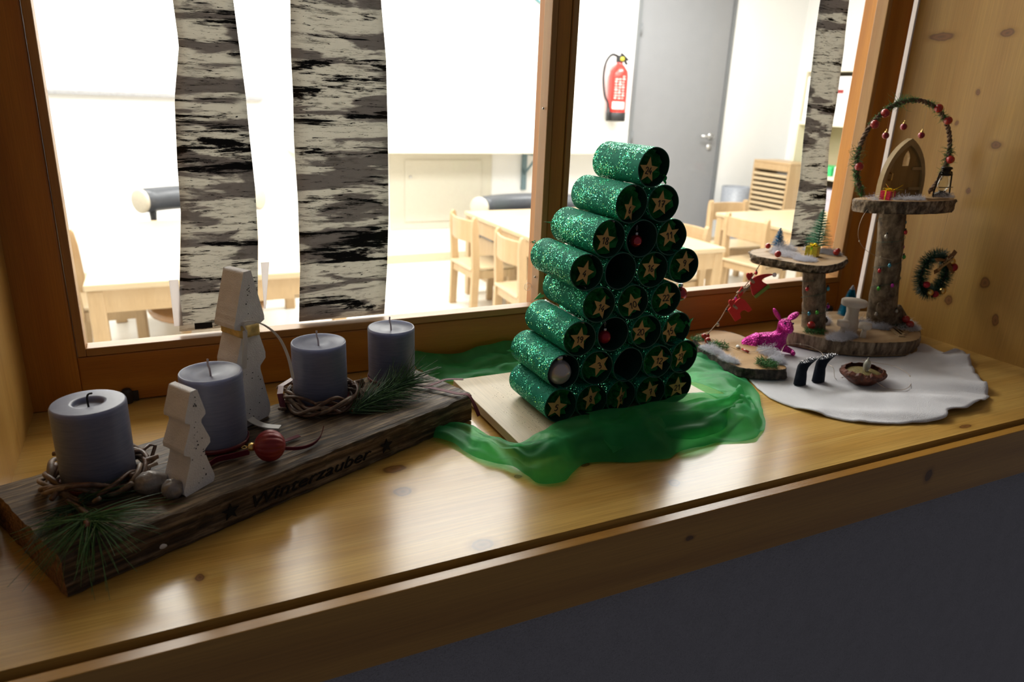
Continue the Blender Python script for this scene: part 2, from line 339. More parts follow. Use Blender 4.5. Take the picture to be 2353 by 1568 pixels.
# grey door
M_door = plain('grey_door_paint', (.25, .255, .27), .45, var=.02, vs=8)
M_doorf = plain('door_frame_grey', (.17, .18, .19), .4, var=.02)
M_chrome = plain('brushed_metal', (.62, .62, .62), .3, 1)
dr = sroot('door_1', (4.43, YB, ZF))
obj('door_leaf', MB().bx(3.935, 4.935, YB - .005, YB + .035, ZF + .006, ZF + 2.30), M_door, dr, bevel=.003)
obj('door_frame', MB().bx(3.90, 3.932, YB - .02, YB + .05, ZF, ZF + 2.34).bx(4.938, 4.97, YB - .02, YB + .05, ZF, ZF + 2.34).bx(3.932, 4.938, YB - .02, YB + .05, ZF + 2.305, ZF + 2.34), M_doorf, dr, bevel=.002)
hd = obj('door_handle', MB().cyl((4.84, YB - .006, .07), (4.84, YB - .016, .07), .030, n=20).cyl((4.84, YB - .01, .07), (4.84, YB - .055, .07), .010).tube([(4.84, YB - .05, .07), (4.78, YB - .055, .07), (4.70, YB - .05, .072)], .010), M_chrome, dr)
obj('lock_plate', MB().cyl((4.84, YB - .006, -.03), (4.84, YB - .014, -.03), .030, n=20).box((4.84, YB - .016, -.035), (.01, .006, .028)), M_chrome, dr)
for z in (.9, .0):
    obj('door_hinge', MB().cyl((3.935, YB - .02, z), (3.935, YB - .02, z + .1), .010), M_doorf, dr)

# ------------------------------------------------------------ back-room things
def make_table(name, label, x0, x1, y0, y1, zt, group):
    t = thing(name, label, 'table', ((x0 + x1) / 2, (y0 + y1) / 2, ZF), group)
    obj('tabletop', MB().bx(x0, x1, y0, y1, zt - .028, zt), M_beecht, t, bevel=.006)
    i = .012
    obj('apron', MB().bx(x0 + i, x1 - i, y0 + i, y0 + i + .02, zt - .12, zt - .029).bx(x0 + i, x1 - i, y1 - i - .02, y1 - i, zt - .12, zt - .029)
        .bx(x0 + i, x0 + i + .02, y0 + i + .02, y1 - i - .02, zt - .12, zt - .029).bx(x1 - i - .02, x1 - i, y0 + i + .02, y1 - i - .02, zt - .12, zt - .029), M_beech, t)
    for lx in (x0 + .008, x1 - .068):
        for ly in (y0 + .008, y1 - .068): obj('leg', MB().bx(lx, lx + .06, ly, ly + .06, ZF, zt - .0285), M_beech, t, bevel=.006)
    return t
G_T = 'wooden tables in the room beyond the window'
make_table('children_table', 'light beech table behind the left glass pane, partly behind two birch strips', -.293, .74, 2.71, 4.21, -.40, G_T)
make_table('children_table', 'light beech table beyond the mullion with two small chairs on its left side', 1.90, 2.86, 2.64, 4.19, -.40, G_T)
make_table('children_table', 'pale beech table by the shelves behind the right birch strip', 3.74, 4.72, 2.73, 3.76, -.40, G_T)

def make_chair(label):
    t = thing('children_chair', label, 'chair', (0, 0, 0), 'small beech chairs in the room beyond the window')
    for s in (-1, 1):
        pts = [(-.023, 0), (.023, 0), (.035, .30), (.022, .55), (.012, .615), (.002, .63), (-.010, .625), (-.020, .60), (-.022, .55), (-.012, .30)]
        Mx = Matrix(((0, 0, 1, s * .165 - .015), (1, 0, 0, 0), (0, 1, 0, 0), (0, 0, 0, 1)))
        obj('leg', MB().prism(pts, .03, Mx), M_beech, t, bevel=.005)
        obj('leg', MB().box((s * .150, .27, .145), (.03, .045, .29)), M_beech, t, bevel=.006)
        obj('stretcher', MB().bx(s * .150 - .01, s * .150 + .01, .02, .25, .235, .285), M_beech, t, bevel=.003)
    rows = []
    for i in range(9):
        x = -.15 + .3 * i / 8; b = -.03 * math.cos(x / .15 * PI / 2)
        lo, hi = .47 - .0 * abs(x), .605
        rows.append([(x, -.002 + b, lo), (x, -.006 + b, hi), (x, -.019 + b, hi), (x, -.015 + b, lo), (x, -.002 + b, lo)])
    obj('backrest', MB().grid(rows, 0, False).add([r for r in rows[0][:4]], [(0, 1, 2, 3)]).add([r for r in rows[-1][:4]], [(3, 2, 1, 0)]), M_beech, t, bevel=.003)
    obj('seat', MB().box((0, .135, .301), (.325, .31, .018)), M_beecht, t, bevel=.006)
    obj('seat_rail', MB().bx(-.15, .15, .262, .28, .24, .291), M_beech, t)
    obj('seat_rail', MB().bx(-.15, .15, -.005, .013, .24, .291), M_beech, t)
    return t
ch = make_chair('small beech chair at the far left edge of the glass, beside the left table'); ch.location = (-.40, 3.55, ZF); ch.rotation_euler = (0, 0, R(-90))
for (x, y, rz, lb) in [(1.74, 3.80, -88, 'farther of two small chairs on the left side of the middle table'),
                       (1.74, 3.12, -92, 'nearer small chair left of the mullion, round sticker in front of its seat'),
                       (3.63, 3.31, -82, 'small chair with its back towards the window, between tower and table by the right strip'),
                       (4.09, 4.02, 176, 'small chair standing before the drawer tower, facing the window'),
                       (3.02, 3.18, 95, 'small chair right of the middle table, partly behind the tube tree')]:
    dup(ch, (x, y, ZF), R(rz), lb)
# stool under the left table
st = thing('low_stool', 'brown low stool under the left table, seen through the lower left glass corner', 'stool', (.17, 3.1, ZF))
M_brownv = plain('brown_vinyl', (.36, .19, .08), .22, var=.05)
obj('seat', MB().lathe([(.22, .33), (.25, .335), (.26, .355), (.25, .375), (.12, .388), (0, .39)], (.17, 3.1, ZF), 32), M_brownv, st)
for a in range(4):
    q = R(45 + 90 * a); obj('leg', MB().cyl((.17 + .16 * math.cos(q), 3.1 + .16 * math.sin(q), ZF), (.17 + .15 * math.cos(q), 3.1 + .15 * math.sin(q), ZF + .332), .02), M_beech, st)

# seats with a padded roll as backrest
M_roll = plain('dark_grey_leatherette', (.05, .055, .065), .38, var=.1)
M_cap = plain('cream_end_cap', (.55, .50, .40), .5, var=.05)
def roll_seat(label, x0, x1, y, z, arch, r=.072):
    cx = (x0 + x1) / 2
    t = thing('roll_back_bench', label, 'bench', (cx, y, ZF), 'benches with a padded roll as backrest')
    pts = [(x0 + (x1 - x0) * i / 12, y - .16 + .64 * arch * (i / 12) * (1 - i / 12), z) for i in range(13)]
    obj('padded_roll', MB().tube(pts, r, 24), M_roll, t)
    for p, p_in in ((pts[0], pts[1]), (pts[-1], pts[-2])):
        d_ = (Vector(p) - Vector(p_in)).normalized()
        obj('end_cap', MB().lathe([(0, .012), (.8 * r, .011), (r * 1.02, .004), (r * 1.02, -.006)], p, 24, M=d_.to_track_quat('Z', 'Y').to_matrix()), M_cap, t)
    for px in (x0 + .06, x1 - .06): obj('post', MB().tube([(px, y - .11, z - r * .6), (px, y - .10, z - r - .05), (px, y - .06, ZF + .32)], [.024, .018, .018], 12), M_black, t)
    obj('seat', MB().bx(x0 + .02, x1 - .02, y - .36, y + .03, ZF + .33, ZF + .40), M_roll, t, bevel=.02)
    obj('base_frame', MB().bx(x0 + .05, x1 - .05, y - .33, y, ZF, ZF + .328), M_beech, t, bevel=.005)
    return t
roll_seat('bench with straight dark padded roll behind the left table, crossed by the first birch strip', -.086, .595, 4.62, -.322, 1)
roll_seat('bench with arched dark padded roll behind the middle table, beside the mullion', 2.13, 3.0, 4.62, -.425, 1, .078)

# fire extinguisher
M_red = plain('extinguisher_red', (.72, .03, .02), .3, var=.03, coat=.5)
M_lbl = plain('label_white', (.8, .78, .75), .5, var=.03)
fe = thing('fire_extinguisher', 'red fire extinguisher with black hose on the white wall left of the grey door', 'fire extinguisher', (3.68, YB - .1, .18))
fx, fy = 3.69, YB - .095
obj('cylinder', MB().lathe([(.078, .235), (.082, .25), (.082, .56), (.075, .60), (.045, .64), (.026, .655), (.026, .67)], (fx, fy, 0), 28), M_red, fe)
obj('foot_ring', MB().lathe([(.079, .188), (.085, .19), (.085, .262), (.082, .264)], (fx, fy, 0), 28), M_black, fe)
obj('valve', MB().lathe([(.03, .668), (.034, .68), (.034, .71), (.02, .725), (0, .726)], (fx, fy, 0), 16).box((fx + .045, fy, .715), (.09, .03, .014), M=Matrix.Rotation(R(35), 4, 'Y')).box((fx + .05, fy, .685), (.08, .03, .012), M=Matrix.Rotation(R(50), 4, 'Y')), M_black, fe, bevel=.003)
obj('pressure_gauge', MB().cyl((fx, fy - .03, .695), (fx, fy - .045, .695), .017, n=16), plain('gauge_yellow', (.75, .65, .05), .4), fe)
obj('hose', MB().tube(cr([(fx - .02, fy, .715), (fx - .09, fy - .01, .725), (fx - .15, fy - .02, .66), (fx - .165, fy - .02, .54), (fx - .14, fy - .02, .40), (fx - .11, fy - .03, .34), (fx - .10, fy - .03, .28)], 6), .011, 10), M_black, fe)
obj('nozzle', MB().cyl((fx - .10, fy - .03, .30), (fx - .092, fy - .03, .19), .014, .02), M_black, fe)
lb = MB()
def curvedpatch(mb, r, a0, a1, z0, z1, n=8):
    rows = [[(fx + r * math.cos(R(a0 + (a1 - a0) * i / n)), fy + r * math.sin(R(a0 + (a1 - a0) * i / n)), z) for z in (z0, z1)] for i in range(n + 1)]
    mb.grid(rows, 0)
curvedpatch(lb, .0828, -150, -70, .29, .35)
k = 0
for col, a in enumerate((-140, -118, -96)):
    for j in range(8 if col < 2 else 9):
        hgt = .012 if (j + col) % 3 else .018
        curvedpatch(lb, .0828, a, a + 12 + (j * 5 + col * 3) % 6, .375 + j * .022, .375 + j * .022 + hgt * .6, 2)
obj('label', lb, M_lbl, fe)

# folding shelf with brackets, panel, clock, poster, whiteboard
M_cream = plain('cream_laminate', (.78, .72, .58), .4, var=.02)
M_bracket = plain('blue_grey_steel', (.16, .24, .27), .45, .2)
sh = thing('wall_shelf', 'long cream wall shelf on steel brackets running along the back wall', 'shelf', (2.4, YB, -.08))
obj('board', MB().bx(.9, 3.86, YB - .32, YB, -.075, -.045), M_cream, sh, bevel=.004)
for x in (1.25, 2.86):
    obj('bracket', MB().bx(x - .02, x + .02, YB - .028, YB, -.40, -.0755).bx(x - .012, x + .012, YB - .30, YB - .028, -.10, -.0755).tube([(x, YB - .26, -.09), (x, YB - .02, -.27)], .011, 6), M_bracket, sh)
pn = thing('wall_panel', 'cream hatch panel with small knob below the wall shelf', 'panel', (2.1, YB, -.6))
M_pan = plain('beige_panel', (.66, .62, .52), .5, var=.02)
obj('panel_frame', MB().bx(1.68, 2.56, YB - .012, YB, -.70, -.09), M_pan, pn, bevel=.002)
obj('hatch', MB().bx(1.80, 2.46, YB - .022, YB - .0125, -.64, -.15), M_pan, pn, bevel=.002)
obj('knob', MB().sph((1.845, YB - .03, -.28), .012), M_chrome, pn)
ck = thing('wall_clock', 'round white wall clock with thin teal rim, cut by the top edge', 'clock', (2.98, YB - .02, 1.2))
Mx = Matrix.Rotation(R(90), 4, 'X')
obj('face', MB().lathe([(0, .02), (.13, .02), (.13, 0)], (2.98, YB - .002, 1.21), 36, M=Mx), M_lbl, ck)
obj('rim', MB().tube([(2.98 + .135 * math.cos(a * PI / 24), YB - .02, 1.21 + .135 * math.sin(a * PI / 24)) for a in range(48)], .009, 8, closed=True), plain('teal_rim', (.08, .26, .30), .4), ck)
ps = thing('wall_chart', 'white paper sheet with pale yellow stripes on the back wall', 'poster', (2.23, YB - .004, .7))
obj('sheet', MB().bx(2.12, 2.34, YB - .004, YB - .001, .70, .96), M_white, ps)
M_yel = plain('pale_yellow', (.85, .80, .35), .6, var=.02)
for j in range(6): obj('stripe', MB().bx(2.135, 2.325, YB - .0055, YB - .0042, .725 + j * .037, .733 + j * .037), M_yel, ps)
wb = thing('whiteboard', 'white wall board with a grey ledge at upper left, behind the first birch strip', 'board', (-.5, YB - .02, .26))
obj('board', MB().bx(-1.4, .76, YB - .018, YB - .0005, .29, 1.5), M_white, wb, bevel=.003)
obj('ledge', MB().bx(-1.4, .76, YB - .05, YB - .0005, .262, .288), plain('ledge_grey', (.33, .33, .34), .4, .3), wb, bevel=.003)
tag(obj('paper_note', MB().bx(1.60, 1.66, YB - .004, YB - .001, .33, .50), M_yel), 'small yellow note just right of the wide birch strip', 'note')
# tall shelf by the right wall
M_birchply = plain('pale_birch_board', (.85, .78, .60), .45, var=.03)
xs, xe, s0, s1, sz0, sz1 = 5.3, 5.68, 3.96, 4.62, ZF, .70
sv = thing('tall_shelf', 'tall open pale birch shelf by the right wall, right of the right birch strip', 'shelf', ((xs + xe) / 2, (s0 + s1) / 2, ZF))
obj('side_panel', MB().bx(xs, xe, s0, s0 + .035, sz0, sz1), M_birchply, sv, bevel=.002)
obj('side_panel', MB().bx(xs, xe, s1 - .035, s1, sz0, sz1), M_birchply, sv, bevel=.002)
M_shback = plain('shelf_back_beige', (.50, .42, .28), .6, var=.03)
obj('back_panel', MB().bx(xe - .01, xe, s0 + .036, s1 - .036, sz0, sz1), M_shback, sv)
for z in (sz0 + .03, -.60, -.215, .235, .68):
    obj('shelf_board', MB().bx(xs + .003, xe - .011, s0 + .0355, s1 - .0355, z - .016, z + .016), M_birchply, sv, bevel=.002)
M_bxw = plain('white_storage_box', (.82, .82, .82), .5, var=.01)
bxs = thing('storage_box', 'white storage box with a small dark red tag on the top shelf', 'box', (5.45, 4.30, .251))
obj('box_body', MB().bx(xs + .01, xe - .03, s0 + .05, s1 - .05, .2515, .625), M_bxw, bxs, bevel=.006)
obj('tag', MB().bx(xs + .006, xs + .0098, 4.16, 4.26, .49, .52), plain('dark_red_tag', (.28, .03, .03), .5), bxs)
gb = thing('green_tray', 'bright green plastic tray on the middle shelf of the pale shelf', 'tray', (5.45, 4.3, -.199))
obj('tray_body', MB().bx(xs + .02, xs + .26, 4.16, 4.42, -.1985, -.12), plain('green_plastic', (.05, .62, .2), .4), gb, bevel=.01)
gw = thing('clear_box', 'whitish clear box beside the green tray', 'box', (5.45, 4.1, -.199))
obj('box_body', MB().bx(xs + .02, xs + .26, 4.02, 4.13, -.1985, -.11), M_bxw, gw, bevel=.008)
for j in range(3):
    pb = thing('paper_pile', ['lowest flat paper pile on the lower shelf', 'middle flat paper pile on the lower shelf', 'top flat paper pile on the lower shelf'][j], 'paper', (5.42, 4.3, -.5835 + j * .09), 'paper piles on the lower shelf')
    obj('sheets', MB().bx(xs + .02, xs + .3, 4.03, 4.52, -.5835 + j * .09, -.52 + j * .09 + .025), plain('lilac_paper', (.55, .52, .6), .6), pb, bevel=.002)
# drawer tower with paper trays
dt0, dt1, dz0, dz1 = 5.02, 5.02, 0, 0
tw = thing('paper_tray_tower', 'wooden tower of many thin paper trays left of the right birch strip', 'cabinet', (5.2, 4.75, ZF))
a0, a1, b0, b1 = 4.98, 5.27, 4.30, 4.74
obj('side_panel', MB().bx(a0, a1, b0, b0 + .018, ZF, -.12), M_beech, tw, bevel=.002)
obj('side_panel', MB().bx(a0, a1, b1 - .018, b1, ZF, -.12), M_beech, tw, bevel=.002)
obj('top_panel', MB().bx(a0, a1, b0, b1, -.1195, -.10), M_beech, tw, bevel=.003)
obj('header_board', MB().bx(a0 - .002, a0 + .02, b0 + .019, b1 - .019, -.175, -.1205), M_beech, tw)
obj('plinth', MB().bx(a0, a1, b0 + .019, b1 - .019, ZF, -.72), M_beech, tw)
M_traydark = plain('tray_gap_dark', (.10, .13, .12), .6)
obj('back_panel', MB().bx(a1 - .01, a1, b0 + .019, b1 - .019, -.72, -.1755), M_traydark, tw)
for j in range(12):
    obj('paper_tray', MB().bx(a0 - .004, a1 - .012, b0 + .0195, b1 - .0195, -.712 + j * .044, -.690 + j * .044), M_beecht, tw)
bk = thing('wire_bin', 'grey bin between the grey door and the drawer tower', 'bin', (5.04, 4.98, ZF))
obj('bin_body', MB().lathe([(.10, 0), (.12, .02), (.14, .60), (.13, .60), (.11, .05), (0, .04)], (5.04, 4.98, ZF), 20), plain('bin_grey', (.30, .32, .36), .4), bk)


# ------------------------------------------------------------ birch-trunk paper strips taped to the glass
M_birch, nt, p, o = newmat('painted_birch_paper'); ln = nt.links.new
tc = N(nt, 'ShaderNodeTexCoord'); oi = N(nt, 'ShaderNodeObjectInfo')
ad = N(nt, 'ShaderNodeVectorMath', operation='ADD'); sc_ = N(nt, 'ShaderNodeVectorMath', operation='SCALE'); sc_.inputs[0].default_value = (3, 5, 9); ln(oi.outputs['Random'], sc_.inputs['Scale']); ln(tc.outputs['Object'], ad.inputs[0]); ln(sc_.outputs[0], ad.inputs[1])
def smear(scx, scz, lo, hi, rough=.6, detail=6, rot=0):
    mp = N(nt, 'ShaderNodeMapping'); mp.inputs['Scale'].default_value = (scx, 1, scz); mp.inputs['Rotation'].default_value = (0, rot, 0); ln(ad.outputs[0], mp.inputs[0])
    n = N(nt, 'ShaderNodeTexNoise', i_Scale=1, i_Detail=detail, i_Roughness=rough, i_Distortion=.35); ln(mp.outputs[0], n.inputs[0])
    r = N(nt, 'ShaderNodeMapRange', interpolation_type='SMOOTHSTEP'); r.inputs['From Min'].default_value = lo; r.inputs['From Max'].default_value = hi; ln(n.outputs[0], r.inputs[0]); return r.outputs[0]
grey1 = smear(9, 52, .50, .56, .55, 7, .1); grey2 = smear(38, 260, .50, .70, .7, 9)
bold = smear(5, 50, .552, .582, .74, 12, .05); fleck = smear(24, 240, .575, .62, .78, 10)
dots = smear(90, 420, .62, .68, .7, 5)
c0 = N(nt, 'ShaderNodeMix', data_type='RGBA'); c0.inputs[6].default_value = (.76, .745, .69, 1); c0.inputs[7].default_value = (.35, .33, .32, 1); ln(grey1, c0.inputs[0])
c1 = N(nt, 'ShaderNodeMix', data_type='RGBA'); c1.inputs[7].default_value = (.16, .155, .14, 1); ln(c0.outputs[2], c1.inputs[6])
mm = N(nt, 'ShaderNodeMath', operation='MULTIPLY', i_1=.6); ln(grey2, mm.inputs[0]); ln(mm.outputs[0], c1.inputs[0])
mxx = N(nt, 'ShaderNodeMath', operation='MAXIMUM'); ln(bold, mxx.inputs[0]); ln(fleck, mxx.inputs[1])
mx2 = N(nt, 'ShaderNodeMath', operation='MAXIMUM'); ln(mxx.outputs[0], mx2.inputs[0]); ln(dots, mx2.inputs[1])
c2 = N(nt, 'ShaderNodeMix', data_type='RGBA'); c2.inputs[7].default_value = (.006, .008, .012, 1); ln(c1.outputs[2], c2.inputs[6]); ln(mx2.outputs[0], c2.inputs[0])
ln(c2.outputs[2], p.inputs['Base Color']); p.inputs['Roughness'].default_value = .6
tl = N(nt, 'ShaderNodeBsdfTranslucent'); ln(c2.outputs[2], tl.inputs[0]); ms = N(nt, 'ShaderNodeMixShader', i_0=.42); ln(p.outputs[0], ms.inputs[1]); ln(tl.outputs[0], ms.inputs[2]); ln(ms.outputs[0], o.inputs[0])
GY = .4545
def strip(label, Lp, Rp, wob):
    zs = sorted({z for _, z in Lp} | {z for _, z in Rp}, reverse=True)
    def itp(P, z):
        P = sorted(P, key=lambda q: q[1])
        for (xa, za), (xb, zb) in zip(P, P[1:]):
            if za <= z <= zb: return xa + (xb - xa) * (z - za) / max(1e-6, zb - za)
        return P[0][0] if z < P[0][1] else P[-1][0]
    top, bot = 1.15, max(min(z for _, z in Lp), min(z for _, z in Rp)); rows = []; n = 90
    for i in range(n + 1):
        z = top + (bot - top) * i / n
        a = itp(Lp, z); b = itp(Rp, z)
        if z > .46: a += .004 * nz(z * 9, wob); b += .004 * nz(z * 9, wob + 5)
        rows.append([(a + (b - a) * k / 6, GY + .0010 * nz(z * 8, k * .3, wob), z) for k in range(7)])
    b = MB().grid(rows); o = obj('birch_strip', b, M_birch, solid=.0005)
    return tag(o, label, 'paper trunk', 'painted birch trunk strips taped to the glass')
strip('narrower painted birch trunk strip on the left, behind the tall white tree',
      [(.042, .54), (.038, .451), (.040, .399), (.030, .343), (.026, .276), (.024, .216), (.012, .111), (.0085, .0745)], [(.10, .55), (.099, .457), (.102, .403), (.105, .351), (.106, .303), (.108, .241), (.107, .182), (.101, .103), (.098, .074)], 1)
strip('widest painted birch trunk strip, left of the mullion, behind the third candle',
      [(.163, .55), (.161, .461), (.158, .40), (.158, .352), (.156, .302), (.157, .228), (.155, .144), (.150, .073)], [(.262, .56), (.265, .471), (.271, .397), (.272, .313), (.271, .207), (.268, .137), (.263, .0725)], 5)
strip('thin painted birch trunk strip in the right pane, behind the small log platform',
      [(.972, .62), (.976, .532), (.977, .468), (.981, .401), (.986, .310), (.994, .238), (.994, .170), (.995, .142), (.986, .086)], [(1.032, .64), (1.038, .537), (1.044, .465), (1.048, .370), (1.048, .305), (1.064, .207), (1.066, .160), (1.058, .085)], 9)
M_tape, nt, p, o = newmat('paper_tape')
tn = N(nt, 'ShaderNodeTexNoise', i_Scale=200); tr_ = ramp(nt, [(.3, (.80, .77, .76)), (.7, (.86, .83, .82))]); nt.links.new(tn.outputs[0], tr_.inputs[0]); nt.links.new(tr_.outputs[0], p.inputs['Base Color'])
tl = N(nt, 'ShaderNodeBsdfTranslucent'); nt.links.new(tr_.outputs[0], tl.inputs[0]); ms = N(nt, 'ShaderNodeMixShader', i_0=.6); nt.links.new(p.outputs[0], ms.inputs[1]); nt.links.new(tl.outputs[0], ms.inputs[2]); nt.links.new(ms.outputs[0], o.inputs[0])
M_cleart = plain('clear_tape', (.6, .6, .58), .3, var=.02, alpha=.18)
def tape(x0, x1, z0, z1, m, label, x2=None):
    x2 = x1 if x2 is None else x2
    vs = [(x0, z1)]; n = 12
    poly = [(x0, z0), (x2, z0), (x1, z1), (x0, z1)]
    b = MB().add([(x, GY - .0016, z) for x, z in poly] + [(x, GY - .0010, z) for x, z in poly], [(0, 1, 2, 3), (7, 6, 5, 4), (0, 4, 5, 1), (1, 5, 6, 2), (2, 6, 7, 3), (3, 7, 4, 0)])
    tag(obj('tape_piece', b, m), label, 'tape')
tape(.0035, .0135, .082, .139, M_tape, 'vertical white tape piece at lower left edge of the left birch strip')
tape(.108, .118, .095, .154, M_tape, 'tapering white tape piece at the right edge of the left birch strip', .110)
tape(.026, .046, .076, .0835, plain('black_tape', (.01, .01, .012), .5), 'short black tape piece at the foot of the left birch strip')
tape(.146, .158, .094, .110, M_cleart, 'clear tape piece at the left edge of the widest birch strip')
stk = MB().tube([(.487 - .0062 + .0056 * math.cos(a * PI / 16), GY + .0005, .0945 + .0056 * math.sin(a * PI / 16)) for a in range(32)], .0003, 5, closed=True)
for dx in (-.0028, 0, .0028): stk.tube([(.4808 + dx, GY + .0005, .0915), (.4808 + dx + .0006, GY + .0005, .0975)], .0003, 5)
tag(obj('round_sticker', stk, plain('clear_sticker', (.8, .78, .75), .4)), 'small round see-through sticker low on the pane beside the mullion', 'sticker')

# ------------------------------------------------------------ old beam with candles
M_beamw, nt, p, o = newmat('weathered_beam'); ln = nt.links.new
tc = N(nt, 'ShaderNodeTexCoord'); rt = N(nt, 'ShaderNodeMapping'); rt.inputs['Rotation'].default_value = (0, 0, R(-23)); rt.inputs['Scale'].default_value = (1, 1, 1); ln(tc.outputs['Object'], rt.inputs[0])
m_ = N(nt, 'ShaderNodeMapping'); m_.inputs['Scale'].default_value = (14, 260, 260); ln(rt.outputs[0], m_.inputs[0])
n1 = N(nt, 'ShaderNodeTexNoise', i_Scale=1, i_Detail=6, i_Roughness=.6); ln(m_.outputs[0], n1.inputs[0])
n2 = N(nt, 'ShaderNodeTexNoise', i_Scale=38, i_Detail=5); ln(tc.outputs['Object'], n2.inputs[0])
r1 = ramp(nt, [(.30, (.014, .009, .005)), (.48, (.10, .064, .032)), (.70, (.40, .29, .17))]); ln(n1.outputs[0], r1.inputs[0])
r2 = ramp(nt, [(.35, (.45, .37, .28)), (.62, (1, 1, 1))]); ln(n2.outputs[0], r2.inputs[0])
mm = N(nt, 'ShaderNodeMix', data_type='RGBA', blend_type='MULTIPLY', i_0=.85); ln(r1.outputs[0], mm.inputs[6]); ln(r2.outputs[0], mm.inputs[7]); ln(mm.outputs[2], p.inputs['Base Color'])
b = N(nt, 'ShaderNodeBump', i_Strength=.9, i_Distance=.0022); ln(n1.outputs[0], b.inputs['Height']); ln(b.outputs[0], p.inputs['Normal']); p.inputs['Roughness'].default_value = .62
M_cutend = plain('sawn_beam_end', (.24, .125, .055), .85, var=.6, vs=260, bump=1, bs=420)
BH = .034
beam = thing('wooden_beam', 'dark weathered wooden beam carrying the candles, engraved lettering on its front', 'beam', (.08, .19, 0))
q = [(-.0888, .063), (.304, .240), (.262, .352), (-.149, .193)]
def bq(u, v):
    a = Vector(q[0]).lerp(Vector(q[1]), u); b = Vector(q[3]).lerp(Vector(q[2]), u); return a.lerp(b, v)
mb = MB(); nu, nv, nh = 120, 26, 8
def pt(u, v, h):
    e = bq(u, v); z = .0008 + (BH - .0008) * h
    wav = .0014 * nz(e.x * 22, e.y * 22) + .0009 * nz(e.x * 40, e.y * 180)
    if h > .5: z += wav * (h - .5) * 2
    ew = .0016 * nz(u * 26, z * 60, 3) + .0007 * nz(u * 60, z * 300, 9)
    if h == 1 and (v == 0): z -= .0022 + .0015 * nz(u * 14, 2); e = e + Vector((.4, -.9)) * -.0008
    if v == 0: e = e + Vector((.41, -.91)) * (ew - .0006)
    if v == 1: e = e + Vector((-.41, .91)) * ew
    if u == 0: e = e + Vector((-.91, -.41)) * .0012 * nz(e.x * 200, e.y * 200, z * 200)
    return (e.x, e.y, z)
mb.grid([[pt(i / nu, j / nv, 1) for j in range(nv + 1)] for i in range(nu + 1)], 0, True)
mb.grid([[pt(i / nu, 0, j / nh) for j in range(nh + 1)] for i in range(nu + 1)], 0, True)
mb.grid([[pt(i / nu, 1, 1 - j / nh) for j in range(nh + 1)] for i in range(nu + 1)], 0, True)
mb.grid([[pt(0, 1 - i / nv, j / nh) for j in range(nh + 1)] for i in range(nv + 1)], 1, True)
mb.grid([[pt(1, i / nv, j / nh) for j in range(nh + 1)] for i in range(nv + 1)], 0, True)
obj('timber', mb, [M_beamw, M_cutend], beam)
M_burn = plain('burnt_engraving', (.004, .003, .003), .8)
fd = (Vector((*q[1], 0)) - Vector((*q[0], 0))).normalized(); fn_ = Vector((fd.y, -fd.x, 0))
def on_front(u0, w_, txt, zc, sz):
    cu = bpy.data.curves.new('lettering', 'FONT'); cu.body = txt; cu.size = sz; cu.shear = .35; cu.extrude = .0006; cu.resolution_u = 3; cu.offset = -.0001
    to = bpy.data.objects.new('t', cu); me = bpy.data.meshes.new_from_object(to); bpy.data.objects.remove(to)
    xs_ = [v.co.x for v in me.vertices]; k = w_ / (max(xs_) - min(xs_)); base = Vector((*bq(u0, 0), zc)) + fn_ * .0010
    mb = MB(); vs = [base + fd * ((v.co.x - min(xs_)) * k) + Vector((0, 0, v.co.y)) + fn_ * v.co.z for v in me.vertices]
    mb.add(vs, [list(f.vertices) for f in me.polygons]); bpy.data.meshes.remove(me); return mb
o = obj('lettering', on_front(.350, .131, 'Winterzauber', .0095, .0165), M_burn, beam)
def star2(r1, r2, rot=0, n=5): return [((r1 if i % 2 == 0 else r2) * math.cos(rot + i * PI / n + PI / 2), (r1 if i % 2 == 0 else r2) * math.sin(rot + i * PI / n + PI / 2)) for i in range(2 * n)]
for u_ in (.300, .700):
    c = Vector((*bq(u_, 0), .0150)) + fn_ * .0004
    Mx = Matrix.Translation(c) @ Matrix((fd, Vector((0, 0, 1)), fn_)).transposed().to_4x4()
    obj('engraved_star', MB().prism(star2(.0080, .0032), .0011, Mx), M_burn, beam)

# candles
M_wax, nt, p, o = newmat('blue_grey_wax'); ln = nt.links.new
tc = N(nt, 'ShaderNodeTexCoord'); mp = N(nt, 'ShaderNodeMapping'); mp.inputs['Scale'].default_value = (60, 60, 700); ln(tc.outputs['Object'], mp.inputs[0])
n1 = N(nt, 'ShaderNodeTexNoise', i_Scale=1, i_Detail=5); ln(mp.outputs[0], n1.inputs[0])
r1 = ramp(nt, [(.3, (.155, .168, .245)), (.7, (.205, .220, .305))]); ln(n1.outputs[0], r1.inputs[0]); ln(r1.outputs[0], p.inputs['Base Color'])
p.inputs['Subsurface Weight'].default_value = .55; p.inputs['Subsurface Radius'].default_value = (.8, .85, 1); p.inputs['Subsurface Scale'].default_value = .02
p.inputs['Roughness'].default_value = .42
b = N(nt, 'ShaderNodeBump', i_Strength=.35, i_Distance=.0006); ln(n1.outputs[0], b.inputs['Height']); ln(b.outputs[0], p.inputs['Normal'])
M_wick = plain('pale_wick', (.55, .48, .5), .8); M_wickb = plain('burnt_wick', (.02, .018, .016), .9)
M_redsat = plain('burgundy_plastic', (.14, .012, .018), .35)
M_burg = plain('burgundy_ribbon', (.13, .012, .025), .6, spec=.2)
